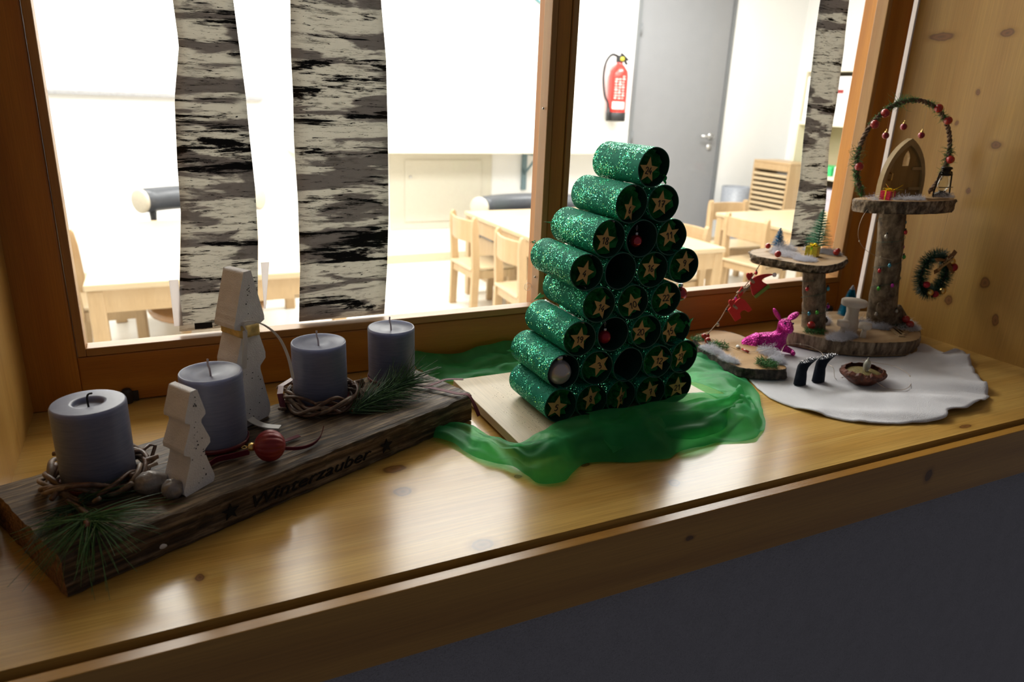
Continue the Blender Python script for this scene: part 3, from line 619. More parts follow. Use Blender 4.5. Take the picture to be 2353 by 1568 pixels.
def candle(x, y, r, zt, label, burnt=False):
    t = thing('pillar_candle', label, 'candle', (x, y, BH + .001), 'blue grey pillar candles on the beam')
    z0 = BH + .0045
    if burnt: prof = [(r * .96, z0), (r, z0 + .003), (r * 1.0, zt - .004), (r * .992, zt - .0016), (r * .97, zt - .0004), (r * .95, zt), (r * .94, zt), (r * .50, zt + .0001), (r * .44, zt), (r * .42, zt - .0004), (r * .405, zt - .0012), (r * .39, zt - .0030), (r * .36, zt - .0040), (r * .33, zt - .0042), (0, zt - .0044)]
    else: prof = [(r * .96, z0), (r, z0 + .003), (r * 1.0, zt - .003), (r * .995, zt - .0010), (r * .975, zt - .0001), (r * .96, zt), (r * .93, zt - .0003), (r * .90, zt - .0010), (r * .5, zt - .0032), (r * .15, zt - .0042), (0.0015, zt - .0048), (0, zt - .0048)]
    obj('wax', MB().lathe(prof, (x, y, 0), 64, wob=lambda a, z: 1 + .006 * nz(math.cos(a) * 3, math.sin(a) * 3, z * 40)), M_wax, t)
    obj('saucer', MB().lathe([(r * .9, BH + .0012), (r * 1.03, BH + .0015), (r * 1.05, BH + .0065), (r * 1.015, BH + .0062), (r * .95, BH + .0040), (0, BH + .0038)], (x, y, 0), 48), M_redsat, t)
    if burnt: obj('wick', MB().tube(cr([(x, y, zt - .005), (x - .0002, y, zt + .003), (x + .001, y + .001, zt + .0062), (x + .004, y + .001, zt + .0068)], 4), .0008, 8), M_wickb, t)
    else: obj('wick', MB().tube(cr([(x, y, zt - .0065), (x - .0004, y, zt + .002), (x - .0016, y, zt + .0068), (x - .0012, y + .001, zt + .0118)], 4), .0009, 8), M_wick, t)
candle(-.0683, .1739, .0284, .1078, 'leftmost blue grey pillar candle with a burnt black wick in a twig wreath', True)
candle(.0285, .2139, .0279, .1079, 'second candle from the left, between the two white trees')
candle(.1405, .2796, .0288, .1035, 'third candle from the left, standing in the rounder twig wreath')
candle(.2315, .316, .0272, .1000, 'rightmost and farthest candle, behind the pine sprig')

# twig wreaths
M_twig = plain('brown_willow_twig', (.13, .065, .035), .42, var=.5, vs=180, bump=.4)
M_twigl = plain('pale_willow_twig', (.20, .13, .08), .5, var=.4, vs=150, bump=.4)
def wreath(label, cx, cy, r, n, seed, rs=(.0021, .0030), squash=1):
    t = thing('twig_wreath', label, 'wreath', (cx, cy, BH), 'twig wreaths around the candles'); random.seed(seed)
    for i in range(n):
        ph = random.random() * 6.28; k = random.choice([2, 3, 3, 4]); am = random.uniform(.0025, .005); rr = r + random.uniform(-.002, .0045); hz = BH + .004 + random.random() * .011; tr = random.uniform(*rs)
        a0 = random.random() * 6.28; span = random.uniform(4.6, 6.1); P = []
        for j in range(60):
            a = a0 + span * j / 59; P.append((cx + (rr + am * math.cos(k * a + ph)) * math.cos(a), cy + (rr + am * math.cos(k * a + ph)) * math.sin(a) * squash, max(BH + tr + .0008, hz + .0055 * math.sin(k * a + ph))))
        a = a0 + span; P.append((cx + (rr + .012) * math.cos(a + .12), cy + (rr + .012) * math.sin(a + .12), hz + .004))
        obj('twig', MB().tube(P, [tr * (.75 + .25 * nz(j * .15, i)) for j in range(61)], 7), M_twig if i % 3 else M_twigl, t)
    return t
w1 = wreath('flatter twig wreath around the leftmost candle', -.0700, .1720, .0345, 8, 3)
obj('twig_end', MB().tube([(-.040, .187, BH + .012), (-.0285, .196, BH + .017), (-.024, .194, BH + .016), (-.030, .184, BH + .004)], .0016, 6), M_twig, w1)
w2 = wreath('rounder twig wreath around the third candle, next to the big pine sprig', .1415, .2745, .0365, 9, 11, (.0021, .0031))
obj('bark_band', MB().ribbon([(.098, .266, BH + .003), (.0965, .272, BH + .018), (.100, .286, BH + .021), (.116, .304, BH + .021)], .006, th=.0006), M_redsat, w2)

# white pressed-pulp trees
M_pulp = plain('white_pulp', (.76, .73, .71), .85, var=.06, vs=90, bump=.6, bs=700)
M_fleck = plain('dark_fleck', (.03, .025, .02), .8)
def pulp_tree(label, base, fdir, tdir, width, thick, H, tiers, topw, lean=0, sd=1):
    b0 = Vector(base); f = Vector(fdir).normalized(); t_ = Vector(tdir).normalized(); random.seed(sd)
    root = thing('white_tree_figure', label, 'figure', tuple(b0), 'white pressed tree figures')
    right = []; n = len(tiers)
    for (wlo, whi, zlo, zhi) in tiers: right += [(wlo, zlo), (whi, zhi)]
    right = [(w, z) for w, z in right]
    out = [(w + lean * z, z) for w, z in right] + [(-w + lean * z, z) for w, z in reversed(right)]
    # rounded, slightly rough outline
    dense = []
    for i in range(len(out)):
        a, c = out[i], out[(i + 1) % len(out)]; L = math.dist(a, c); m = max(1, int(L / .004))
        for k in range(m): dense.append((a[0] + (c[0] - a[0]) * k / m + .0004 * nz(i, k * .7, sd), a[1] + (c[1] - a[1]) * k / m + .0003 * nz(i, k, sd + 4)))
    Mx = Matrix(((f.x, 0, t_.x, b0.x), (f.y, 0, t_.y, b0.y), (0, 1, 0, b0.z), (0, 0, 0, 1)))
    obj('body', MB().prism(dense, thick, Mx), M_pulp, root, bevel=.0022, seg=3)
    fl = MB()
    for i in range(46):
        z = random.uniform(.004, H * .92); w = (width / 2) * (1 - z / H) * random.uniform(-.8, .8) + lean * z
        if i < 30: c = b0 + f * w + t_ * -.0001 + Vector((0, 0, z)); fl.sph(c, random.uniform(.0003, .0007), 5, 4)
        else:
            z = random.uniform(H * .6, H * .9); continue
    stuff(obj('flecks', fl, M_fleck, root))
    return root
pulp_tree('small white zigzag tree figure in front of the second candle, beside two pebbles', (.0078, .1285, BH + .0005), (.755, .656, 0), (-.52, .854, 0), .031, .029, .090,
          [(.0150, .0165, 0, .003), (.0165, .0075, .006, .030), (.0080, .0140, .033, .037), (.0140, .0060, .041, .058), (.0060, .0108, .061, .064), (.0108, .0035, .067, .0885)], .004, .05, 2)
bt = pulp_tree('tall white zigzag tree figure behind the second candle, tied with pale ribbon', (.0665, .2460, BH + .0005), (.755, .656, 0), (-.52, .854, 0), .046, .030, .158,
          [(.0205, .0235, 0, .004), (.0235, .0120, .012, .054), (.0120, .0200, .058, .064), (.0200, .0100, .070, .098), (.0100, .0205, .100, .104), (.0205, .0050, .108, .157)], .005, .04, 5)
M_raff = plain('cream_satin_ribbon', (.72, .68, .62), .4, var=.03, sheen=.3)
M_yelr = plain('yellow_stain_paper', (.70, .50, .16), .7, var=.3, vs=120)
zt_ = BH + .099
bb = Vector((.0665, .2460, 0)); bf_ = Vector((.755, .656, 0)).normalized(); bt_ = Vector((-.52, .854, 0)).normalized()
ring = [bb + bf_ * (s1_ * .0115 + .004) + bt_ * t1_ + Vector((0, 0, zt_ + dz_)) for s1_, t1_, dz_ in ((-1, -.001, .001), (0, -.002, 0), (1, -.001, -.001), (1.05, .015, 0), (1, .031, .001), (0, .032, .001), (-1, .031, .002), (-1.08, .015, .002))]
rws = [[p_ + Vector((0, 0, h_)) + (p_ - (bb + bt_ * .015)).normalized() * .0006 * nz(k_ * .9, h_ * 900) for h_ in (-.006, -.003, 0, .003, .006)] for k_, p_ in enumerate(crc(ring, 5))]
obj('tied_band', MB().grid(rws, closed=True), M_yelr, bt, solid=.0008)
obj('ribbon', MB().ribbon(cr([(.0650, .2410, zt_), (.0625, .2400, zt_ + .010), (.0700, .2400, zt_ + .0115), (.0825, .2400, zt_ + .006), (.0950, .2410, zt_ - .008), (.1030, .2420, zt_ - .030), (.1065, .2430, zt_ - .054)], 6), .0042, side=(.5, -.86, .1), th=.0004), M_raff, bt)
obj('ribbon', MB().ribbon(cr([(.0640, .2395, zt_ + .003), (.0625, .2370, zt_ - .015), (.0600, .2360, zt_ - .035)], 6), .0045, side=(1, .4, 0), th=.0004), M_raff, bt)
tag(obj('ribbon_end', MB().ribbon(cr([(.0590, .2480, BH + .012), (.0640, .2400, BH + .0065), (.0740, .2300, BH + .0035), (.0880, .2220, BH + .003)], 6), .0085, th=.0004), M_raff), 'loose curl of white ribbon lying right of the second candle', 'ribbon')

# pebbles, red ball, ribbons
M_peb = plain('silver_painted_pebble', (.28, .25, .23), .32, .25, var=.25, vs=220, bump=.6)
for (x, y, r, s_, lb) in ((-.0290, .1385, .0115, (1.15, .9, .85), 'larger grey pebble at the foot of the small white tree'), (-.0130, .1235, .0088, (1, .95, .95), 'smaller grey pebble leaning on the small white tree')):
    tag(obj('pebble', MB().sph((x, y, BH + r * s_[2] * .92), r, 22, 16, s_, amp=.12, fr=2.2), M_peb), lb, 'pebble', 'pebbles on the beam')
M_rmat = plain('matte_red_glass', (.22, .012, .012), .42, .1, var=.05)
rb = thing('christmas_ball', 'matt red fluted christmas ball lying at the foot of the second candle', 'bauble', (.0705, .162, BH))
c = Vector((.0700, .1600, BH + .0150)); axis = Vector((-.93, .10, .05)).normalized()
Mx = axis.to_track_quat('Z', 'Y').to_matrix()
prof = [(.0142 * math.sin(PI * i / 20), -.0138 * math.cos(PI * i / 20)) for i in range(21)]; prof[0] = (0, prof[0][1]); prof[-1] = (.0012, prof[-1][1])
obj('glass_ball', MB().lathe(prof, c, 96, M=Mx, wob=lambda a, z: 1 + .05 * (abs(math.cos(a * 8)) - .5)), M_rmat, rb)
M_gold = plain('gold_metal', (.75, .52, .18), .28, 1, var=.05)
obj('cap', MB().lathe([(.0032, .0135), (.0038, .0136), (.0038, .0180), (.0034, .0185), (0, .0187)], c, 20, M=Mx), M_gold, rb)
obj('hook', MB().tube([c + axis * .0185, c + axis * .0220 + Vector((0, 0, .0016)), c + axis * .0245, c + axis * .0220 - Vector((0, 0, .0016)), c + axis * .0187], .0004, 6), M_gold, rb)
def rib(label, pts, w, m=M_burg, side=None, nm='ribbon_strand'):
    tag(obj(nm, MB().ribbon(cr(pts, 7), w, side=side, th=.0003), m), label, 'ribbon')
rib('burgundy ribbon tail curling up right of the red ball', [(.082, .165, BH + .0075), (.097, .166, BH + .0045), (.110, .171, BH + .004), (.119, .179, BH + .0065), (.123, .182, BH + .0145)], .0052, side=(.1, -.5, .8))
rib('burgundy ribbon piece lying behind the red ball', [(.075, .186, BH + .003), (.088, .190, BH + .003), (.102, .196, BH + .003)], .0055)
rib('burgundy ribbon running from the small white tree round the second candle to the red ball', [(.0130, .1560, BH + .0040), (.0240, .1680, BH + .0052), (.0380, .1720, BH + .0045), (.0530, .1690, BH + .0075)], .0065, side=(.1, -.3, .95))
er = thing('ribbon_knot', 'burgundy ribbon tied over the right end of the beam', 'ribbon', (.29, .24, BH))
obj('ribbon_tail', MB().ribbon(cr([(.2480, .2780, BH + .005), (.2700, .2600, BH + .0030), (.2860, .2420, BH + .0026), (.2965, .2350, BH + .0020), (.3020, .2300, BH - .008), (.3060, .2240, BH - .021)], 6), .0058, th=.0003), M_burg, er)
obj('ribbon_tail', MB().ribbon(cr([(.2560, .2700, BH + .004), (.2720, .2760, BH + .004), (.2880, .2820, BH + .0045), (.3080, .2780, BH + .0035)], 6), .0045, th=.0003), M_burg, er)

# pine sprigs
M_needle = plain('pine_needle', (.055, .15, .035), .45, var=.35, vs=300)
M_needle2 = plain('dark_pine_needle', (.022, .070, .022), .45, var=.35, vs=300)
M_bud = plain('brown_bud', (.24, .10, .055), .6)
def needles(mb, c, d, n, L, spread, droop, w=.00055, zmin=None):
    d = Vector(d).normalized()
    for i in range(n):
        v = (d + Vector((random.gauss(0, spread), random.gauss(0, spread), random.gauss(0, spread * .6)))).normalized(); l = L * random.uniform(.55, 1.1)
        st_ = Vector(c) + Vector((random.gauss(0, .003), random.gauss(0, .003), random.gauss(0, .0015))); P = []
        bend = Vector((random.gauss(0, .15), random.gauss(0, .15), -droop))
        for k in range(6):
            t = k / 5; q_ = st_ + v * l * t + bend * l * t * t * .5
            zm = zmin(q_) if zmin else -1
            if q_.z < zm: q_.z = zm
            P.append(q_)
        mb.fib(P, w)
def zfloor(p_):
    # beam top inside the quad, sill outside
    a, b_ = Vector(q[0]), Vector(q[1]); e = b_ - a; s_ = e.x * (p_.y - a.y) - e.y * (p_.x - a.x)
    l0, l1 = Vector(q[3]), Vector(q[0]); e2 = l1 - l0; s2 = e2.x * (p_.y - l0.y) - e2.y * (p_.x - l0.x)
    return BH + .0015 if (s_ > -.0004 and s2 > -.0004) else .0015
random.seed(21)
sp1 = thing('pine_sprig', 'pine sprig with long needles hanging over the left front corner of the beam', 'pine sprig', (-.072, .095, BH), 'pine sprigs on the beam')
hub = Vector((-.0700, .0920, BH + .013))
mb = MB()
for d_, n_, l_ in (((.95, .10, .08), 20, .055), ((.55, -.75, -.2), 24, .052), ((-.1, -1, -.35), 34, .052), ((-.75, -.60, -.15), 30, .052), ((-.95, .05, .05), 18, .045), ((.75, -.3, .1), 16, .05)):
    needles(mb, hub, d_, n_, l_, .22, .35, zmin=zfloor)
stuff(obj('needles', mb, M_needle, sp1))
mb = MB()
for c_, d_ in (((-.083, .125, BH + .006), (-.6, -.5, .1)), ((-.078, .132, BH + .008), (.9, .25, .15)), ((-.070, .136, BH + .007), (.95, .3, .05)), ((-.088, .130, BH + .006), (.4, -.8, .05)), ((-.095, .120, BH + .005), (-.3, -.9, 0))):
    needles(mb, c_, d_, 24, .038, .25, .2, zmin=zfloor)
stuff(obj('inner_needles', mb, M_needle2, sp1))
obj('stem', MB().tube(cr([(-.090, .142, BH + .004), (-.080, .120, BH + .007), (-.074, .104, BH + .011), tuple(hub)], 6), [.0022] * 10 + [.0018] * 9, 8), M_twig, sp1)
obj('bud', MB().sph(hub + Vector((-.002, -.006, -.001)), .0034, 10, 8, (.8, 1.5, .8), amp=.3), M_bud, sp1)
sp2 = thing('pine_sprig', 'dark green pine sprig lying right of the third candle, pointing to the beam end', 'pine sprig', (.175, .24, BH), 'pine sprigs on the beam')
mb = MB(); mbb = MB()
st0 = Vector((.163, .232, BH + .004)); en = Vector((.228, .262, BH + .016))
for i in range(16):
    c_ = st0.lerp(en, i / 15)
    for d_ in ((.8, .1, .18), (.55, .5, .42), (.85, -.25, .02), (.62, .38, .1)): needles(mb if i % 2 else mbb, c_, d_, 7, .050, .17, .12, .00055, zfloor)
stuff(obj('needles', mb, M_needle, sp2)); stuff(obj('dark_needles', mbb, M_needle2, sp2))
obj('stem', MB().tube([st0, en], [.002, .0014], 8), M_twig, sp2)
obj('cut_end', MB().box((.186, .292, BH + .009), (.012, .007, .008), M=Euler((.3, .2, .6)).to_matrix().to_4x4()), M_bud, sp2, bevel=.001)
tag(obj('paint_drop', MB().sph((-.0255, .0925, .009), .0030, 10, 6, (1.5, .3, .8)), M_lbl), 'white paint drop low on the front side of the beam', 'stain')

# ------------------------------------------------------------ board, scarf and the tree of cardboard tubes
M_board = wood('pale_spruce_board', (.72, .62, .44), (.62, .48, .29), 1, 90, .5, 0, 0, var=.05, contrast=.6)
BT = .014
bd = tag(obj('wooden_board', MB().bx(.3175, .6015, .1435, .335, .0032, BT), M_board, bevel=.0008), 'pale unvarnished board under the green tube tree', 'board')
M_org, nt, p, o = newmat('green_organza'); ln = nt.links.new
tc = N(nt, 'ShaderNodeTexCoord'); nn = N(nt, 'ShaderNodeTexNoise', i_Scale=26, i_Detail=3); ln(tc.outputs['Object'], nn.inputs[0])
rr = ramp(nt, [(.3, (.025, .40, .125)), (.7, (.07, .62, .22))]); ln(nn.outputs[0], rr.inputs[0])
p.inputs['Roughness'].default_value = .42; p.inputs['Sheen Weight'].default_value = .5; ln(rr.outputs[0], p.inputs['Base Color']); p.inputs['Sheen Tint'].default_value = (.3, .9, .5, 1)
wv = N(nt, 'ShaderNodeTexNoise', i_Scale=2200, i_Detail=2); ln(tc.outputs['Object'], wv.inputs[0]); bp = N(nt, 'ShaderNodeBump', i_Strength=.5, i_Distance=.0003); ln(wv.outputs[0], bp.inputs['Height']); ln(bp.outputs[0], p.inputs['Normal'])
tl = N(nt, 'ShaderNodeBsdfTranslucent'); ln(rr.outputs[0], tl.inputs[0]); m1 = N(nt, 'ShaderNodeMixShader', i_0=.45); ln(p.outputs[0], m1.inputs[1]); ln(tl.outputs[0], m1.inputs[2])
tr = N(nt, 'ShaderNodeBsdfTransparent'); tr.inputs[0].default_value = (.35, .85, .42, 1); lw = N(nt, 'ShaderNodeLayerWeight', i_0=.35); mr = N(nt, 'ShaderNodeMapRange'); mr.inputs['To Min'].default_value = .55; mr.inputs['To Max'].default_value = .18; ln(lw.outputs['Facing'], mr.inputs[0])
m2 = N(nt, 'ShaderNodeMixShader'); ln(mr.outputs[0], m2.inputs[0]); ln(m1.outputs[0], m2.inputs[1]); ln(tr.outputs[0], m2.inputs[2]); ln(m2.outputs[0], o.inputs[0])
secs = [((.262, .235, .006), (.255, .222, .010), (.245, .208, .003)), ((.292, .215, .006), (.280, .200, .013), (.262, .185, .003)), ((.305, .182, .006), (.290, .160, .016), (.273, .148, .002)),
        ((.312, .142, .017), (.304, .128, .020), (.300, .115, .003)), ((.322, .136, .021), (.314, .108, .023), (.309, .080, .002)), ((.345, .145, .023), (.336, .108, .030), (.333, .074, .002)),
        ((.378, .160, .024), (.372, .128, .027), (.369, .098, .002)), ((.420, .154, .027), (.416, .118, .030), (.416, .086, .002)), ((.460, .155, .028), (.460, .112, .033), (.458, .075, .002)), ((.500, .163, .026), (.490, .125, .027), (.484, .084, .002)),
        ((.552, .170, .024), (.545, .128, .021), (.535, .087, .002)), ((.597, .168, .021), (.590, .122, .016), (.580, .078, .003)), ((.617, .172, .018), (.628, .138, .013), (.618, .098, .003)),
        ((.612, .198, .016), (.640, .172, .014), (.655, .140, .003)), ((.615, .238, .009), (.655, .220, .014), (.692, .192, .003)), ((.618, .280, .008), (.668, .265, .014), (.713, .245, .003)), ((.622, .320, .007), (.675, .310, .013), (.719, .290, .003)),
        ((.612, .355, .006), (.665, .360, .011), (.712, .342, .003)), ((.565, .370, .006), (.600, .395, .011), (.650, .405, .004)), ((.500, .352, .005), (.500, .392, .010), (.505, .424, .016)), ((.430, .350, .005), (.430, .390, .012), (.430, .425, .023)),
        ((.391, .350, .005), (.391, .388, .010), (.391, .425, .020)), ((.358, .352, .005), (.358, .388, .008), (.358, .425, .015)), ((.326, .354, .005), (.327, .390, .010), (.326, .425, .018)), ((.300, .372, .005), (.292, .400, .013), (.290, .425, .029))]
cols = []
for j in range(3): cols.append(cr([s_[j] for s_ in secs], 9))
rows = []
for i in range(len(cols[0])):
    c3 = cr([cols[0][i], cols[1][i], cols[2][i]], 9); row = []
    for k, v in enumerate(c3):
        e = min(1, k / 3, (len(c3) - 1 - k) / 3)
        f_ = nz(v.x * 26, v.y * 26, 4) * .0075 + nz(v.x * 60 + v.y * 30, v.y * 60, 7) * .0035
        f_ += .0042 * nz(i * .045, k * .42, 3) + .0016 * math.sin(k * .9 + i * .06) * nz(i * .03, 9) * 2
        z = v.z + f_ * (.35 + .65 * e)
        zm = BT + .0012 if (.316 < v.x < .603 and .142 < v.y < .337) else .0012
        row.append((v.x + .003 * nz(v.x * 40, v.y * 40, 1), min(.4325, v.y + .003 * nz(v.x * 40, v.y * 40, 8)), max(z, zm)))
    rows.append(row)
rows2 = []
for i in range(60):
    t = i / 59; x = .400 + .245 * t; a_ = .150 - .012 * math.sin(t * 3) + (.03 * max(0, t - .8) / .2); b_ = .090 + .012 * math.sin(t * 9) + .04 * t * t
    rows2.append([(x + .006 * nz(k * .5, i * .1), a_ + (b_ - a_) * k / 12, .0335 - .013 * max(0, t - .6) / .4 - .022 * (k / 12) ** 2 + .003 * nz(i * .12, k * .45, 6) + .0025 * math.sin(k * 1.1 + i * .10)) for k in range(13)])
tag(obj('organza_scarf', MB().grid(rows).grid(rows2), M_org), 'sheer green organza scarf draped round the pale board', 'scarf')

M_tube, nt, p, o = newmat('green_painted_cardboard'); ln = nt.links.new
tc = N(nt, 'ShaderNodeTexCoord'); n1 = N(nt, 'ShaderNodeTexNoise', i_Scale=90, i_Detail=4); ln(tc.outputs['Object'], n1.inputs[0])
r1 = ramp(nt, [(.3, (.004, .21, .125)), (.7, (.008, .28, .175))]); ln(n1.outputs[0], r1.inputs[0]); ln(r1.outputs[0], p.inputs['Base Color']); p.inputs['Roughness'].default_value = .75; p.inputs['Specular IOR Level'].default_value = .2
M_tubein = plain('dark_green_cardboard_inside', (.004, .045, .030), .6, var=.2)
M_glit, nt, p, o = newmat('glittered_green_cardboard'); ln = nt.links.new
tc = N(nt, 'ShaderNodeTexCoord'); n1 = N(nt, 'ShaderNodeTexNoise', i_Scale=90, i_Detail=4); ln(tc.outputs['Object'], n1.inputs[0])
r1 = ramp(nt, [(.3, (.004, .21, .125)), (.7, (.008, .28, .175))]); ln(n1.outputs[0], r1.inputs[0]); ln(r1.outputs[0], p.inputs['Base Color']); p.inputs['Roughness'].default_value = .75; p.inputs['Specular IOR Level'].default_value = .2
vo = N(nt, 'ShaderNodeTexVoronoi', i_Scale=950); ln(tc.outputs['Object'], vo.inputs[0])
nrm = N(nt, 'ShaderNodeNewGeometry'); sb = N(nt, 'ShaderNodeVectorMath', operation='SUBTRACT'); sb.inputs[1].default_value = (.5, .5, .5); ln(vo.outputs['Color'], sb.inputs[0])
ml = N(nt, 'ShaderNodeVectorMath', operation='SCALE'); ml.inputs['Scale'].default_value = 1.5; ln(sb.outputs[0], ml.inputs[0]); aa = N(nt, 'ShaderNodeVectorMath', operation='ADD'); ln(nrm.outputs['Normal'], aa.inputs[0]); ln(ml.outputs[0], aa.inputs[1])
nm_ = N(nt, 'ShaderNodeVectorMath', operation='NORMALIZE'); ln(aa.outputs[0], nm_.inputs[0])
gp = N(nt, 'ShaderNodeBsdfPrincipled'); gp.inputs['Metallic'].default_value = 1; gp.inputs['Roughness'].default_value = .22; ln(nm_.outputs[0], gp.inputs['Normal'])
sx = N(nt, 'ShaderNodeSeparateColor'); ln(vo.outputs['Color'], sx.inputs[0])
gr = ramp(nt, [(.0, (.005, .38, .16)), (.55, (.02, .68, .32)), (.9, (.14, .92, .56)), (1, (.35, .7, .08))]); ln(sx.outputs[2], gr.inputs[0]); ln(gr.outputs[0], gp.inputs['Base Color'])
# density: patchy along the tube's upper side
n2 = N(nt, 'ShaderNodeTexNoise', i_Scale=42, i_Detail=5, i_Roughness=.65); ln(tc.outputs['Object'], n2.inputs[0])
dn = N(nt, 'ShaderNodeMath', operation='MULTIPLY_ADD', i_1=-4.2, i_2=2.60); ln(n2.outputs[0], dn.inputs[0])   # threshold for the cell random
gt = N(nt, 'ShaderNodeMath', operation='GREATER_THAN'); ln(sx.outputs[0], gt.inputs[0]); ln(dn.outputs[0], gt.inputs[1])
ds = N(nt, 'ShaderNodeMath', operation='LESS_THAN', i_1=.52); ln(vo.outputs['Distance'], ds.inputs[0]); mu = N(nt, 'ShaderNodeMath', operation='MULTIPLY'); ln(gt.outputs[0], mu.inputs[0]); ln(ds.outputs[0], mu.inputs[1])
ms = N(nt, 'ShaderNodeMixShader'); ln(mu.outputs[0], ms.inputs[0]); ln(p.outputs[0], ms.inputs[1]); ln(gp.outputs[0], ms.inputs[2]); ln(ms.outputs[0], o.inputs[0])
M_tissue = plain('green_tissue_paper', (.016, .28, .055), .55, var=.5, vs=60)
M_starp = plain('brown_card_star', (.64, .38, .11), .7, var=.06, vs=120)
M_ink = plain('black_marker', (.004, .004, .006), .5)
M_silver = plain('silver_tinsel_glue', (.45, .42, .38), .3, .8, var=.4, vs=900, bump=1, bs=1500)
DG = {'0': [[(.3, 0), (.08, .2), (.02, .55), (.12, .9), (.3, 1), (.5, .88), (.58, .5), (.5, .12), (.3, 0)]], '1': [[(.1, .7), (.38, 1), (.36, 0)]],
      '2': [[(.05, .78), (.2, .98), (.42, .95), (.52, .72), (.35, .4), (.05, .05), (.3, .06), (.6, .03)]], '3': [[(.08, .9), (.3, 1), (.5, .85), (.42, .6), (.25, .53), (.48, .45), (.55, .22), (.35, .0), (.06, .08)]],
      '4': [[(.4, .98), (.18, .62), (.03, .34), (.3, .34), (.62, .38)], [(.46, .62), (.42, .0)]], '5': [[(.56, .98), (.2, .96), (.14, .58), (.38, .62), (.54, .4), (.48, .12), (.25, 0), (.05, .1)]],
      '6': [[(.48, .98), (.2, .75), (.06, .35), (.16, .05), (.4, .02), (.54, .22), (.42, .44), (.2, .42), (.08, .28)]], '7': [[(.05, .9), (.3, .96), (.6, .95), (.42, .5), (.3, 0)], [(.18, .48), (.56, .5)]],
      '8': [[(.3, .53), (.12, .72), (.18, .95), (.4, .98), (.5, .8), (.36, .56), (.1, .3), (.14, .05), (.36, 0), (.54, .15), (.48, .38), (.3, .53)]], '9': [[(.5, .85), (.3, 1), (.1, .85), (.1, .6), (.3, .5), (.5, .65), (.52, .85), (.46, .4), (.3, 0)]]}
TY, TL, TR = .172, .091, .0204
tubes = [  # x, z, number, star centre (dx, dz), turn about vertical, roll, flags
    (.4765, .2946, '24', (-.0045, -.003), 8, 6), (.4528, .2568, '6', (.000, -.006), 28, 10), (.4942, .2562, '17', (-.001, 0), 0, 6), (.4290, .2205, '18', (-.0028, -.002), 5, 8), (.4700, .2190, None, 0, 0, 0), (.5109, .2186, '11', (-.0008, .0018), 0, -10),
    (.4030, .1862, '4', (-.001, -.0012), 12, 18), (.4464, .1846, None, 0, 0, 0), (.4900, .1828, '16', (-.001, .0018), 5, 6), (.5320, .1850, '9', (.003, .003), 0, 2), (.4212, .1490, '14', (.005, -.004), 10, 22), (.4664, .1476, '10', (.002, -.0035), 0, -18), (.5122, .1475, '22', (.002, .001), 0, 0),
    (.4010, .1118, '19', (.0015, -.0015), 4, 8), (.4442, .1124, None, 0, 0, 0), (.4885, .1110, '20', (-.006, 0), 0, 4), (.5330, .1090, '15', (-.007, -.003), 8, -22), (.3840, .0750, None, 0, 0, 0), (.4266, .0745, '3', (.0045, .002), 0, -20), (.4672, .0735, None, 0, 0, 0), (.5085, .0725, '12', (.0045, .0), 0, 12), (.5470, .0735, '23', (-.0025, 0), 22, 0),
    (.3812, .0360, '5', (-.0035, -.0025), 3, 14), (.4215, .0352, '8', (0, .0025), 18, -6), (.4620, .0350, '13', (.002, -.004), 35, 0), (.5035, .0350, '7', (.002, -.001), 8, -12), (.5450, .0352, '21', (.002, -.0025), 0, 0)]
tree = thing('advent_tree', 'green glittered tree of stacked cardboard tubes with numbered stars on the pale board', 'advent calendar', (.463, .21, BT))
random.seed(4)
def tube_mesh(cx, cz, r, y0, y1, ov, ang, wavy):
    n = 48; prof = []
    def P(a, rr, y):
        e = 1 + ov * math.cos(2 * (a - ang)); dy = wavy * .0012 * nz(math.cos(a) * 1.5, math.sin(a) * 1.5, cx * 40)
        return (cx + rr * e * math.cos(a), y + (dy if y == y0 else 0), cz + rr * e * math.sin(a))
    mb = MB(); A = [2 * PI * i / n for i in range(n + 1)]
    mb.grid([[P(a, r, y0 + (y1 - y0) * j / 6 if 0 < j < 6 else (y0 if j == 0 else y1)) for j in range(7)] for a in A], 0)
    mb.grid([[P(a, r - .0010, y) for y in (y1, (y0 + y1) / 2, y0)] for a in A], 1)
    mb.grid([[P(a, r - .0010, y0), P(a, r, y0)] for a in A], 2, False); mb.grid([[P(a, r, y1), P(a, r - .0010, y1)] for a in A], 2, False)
    return mb
M_rim = plain('cardboard_rim_green', (.02, .10, .065), .6)
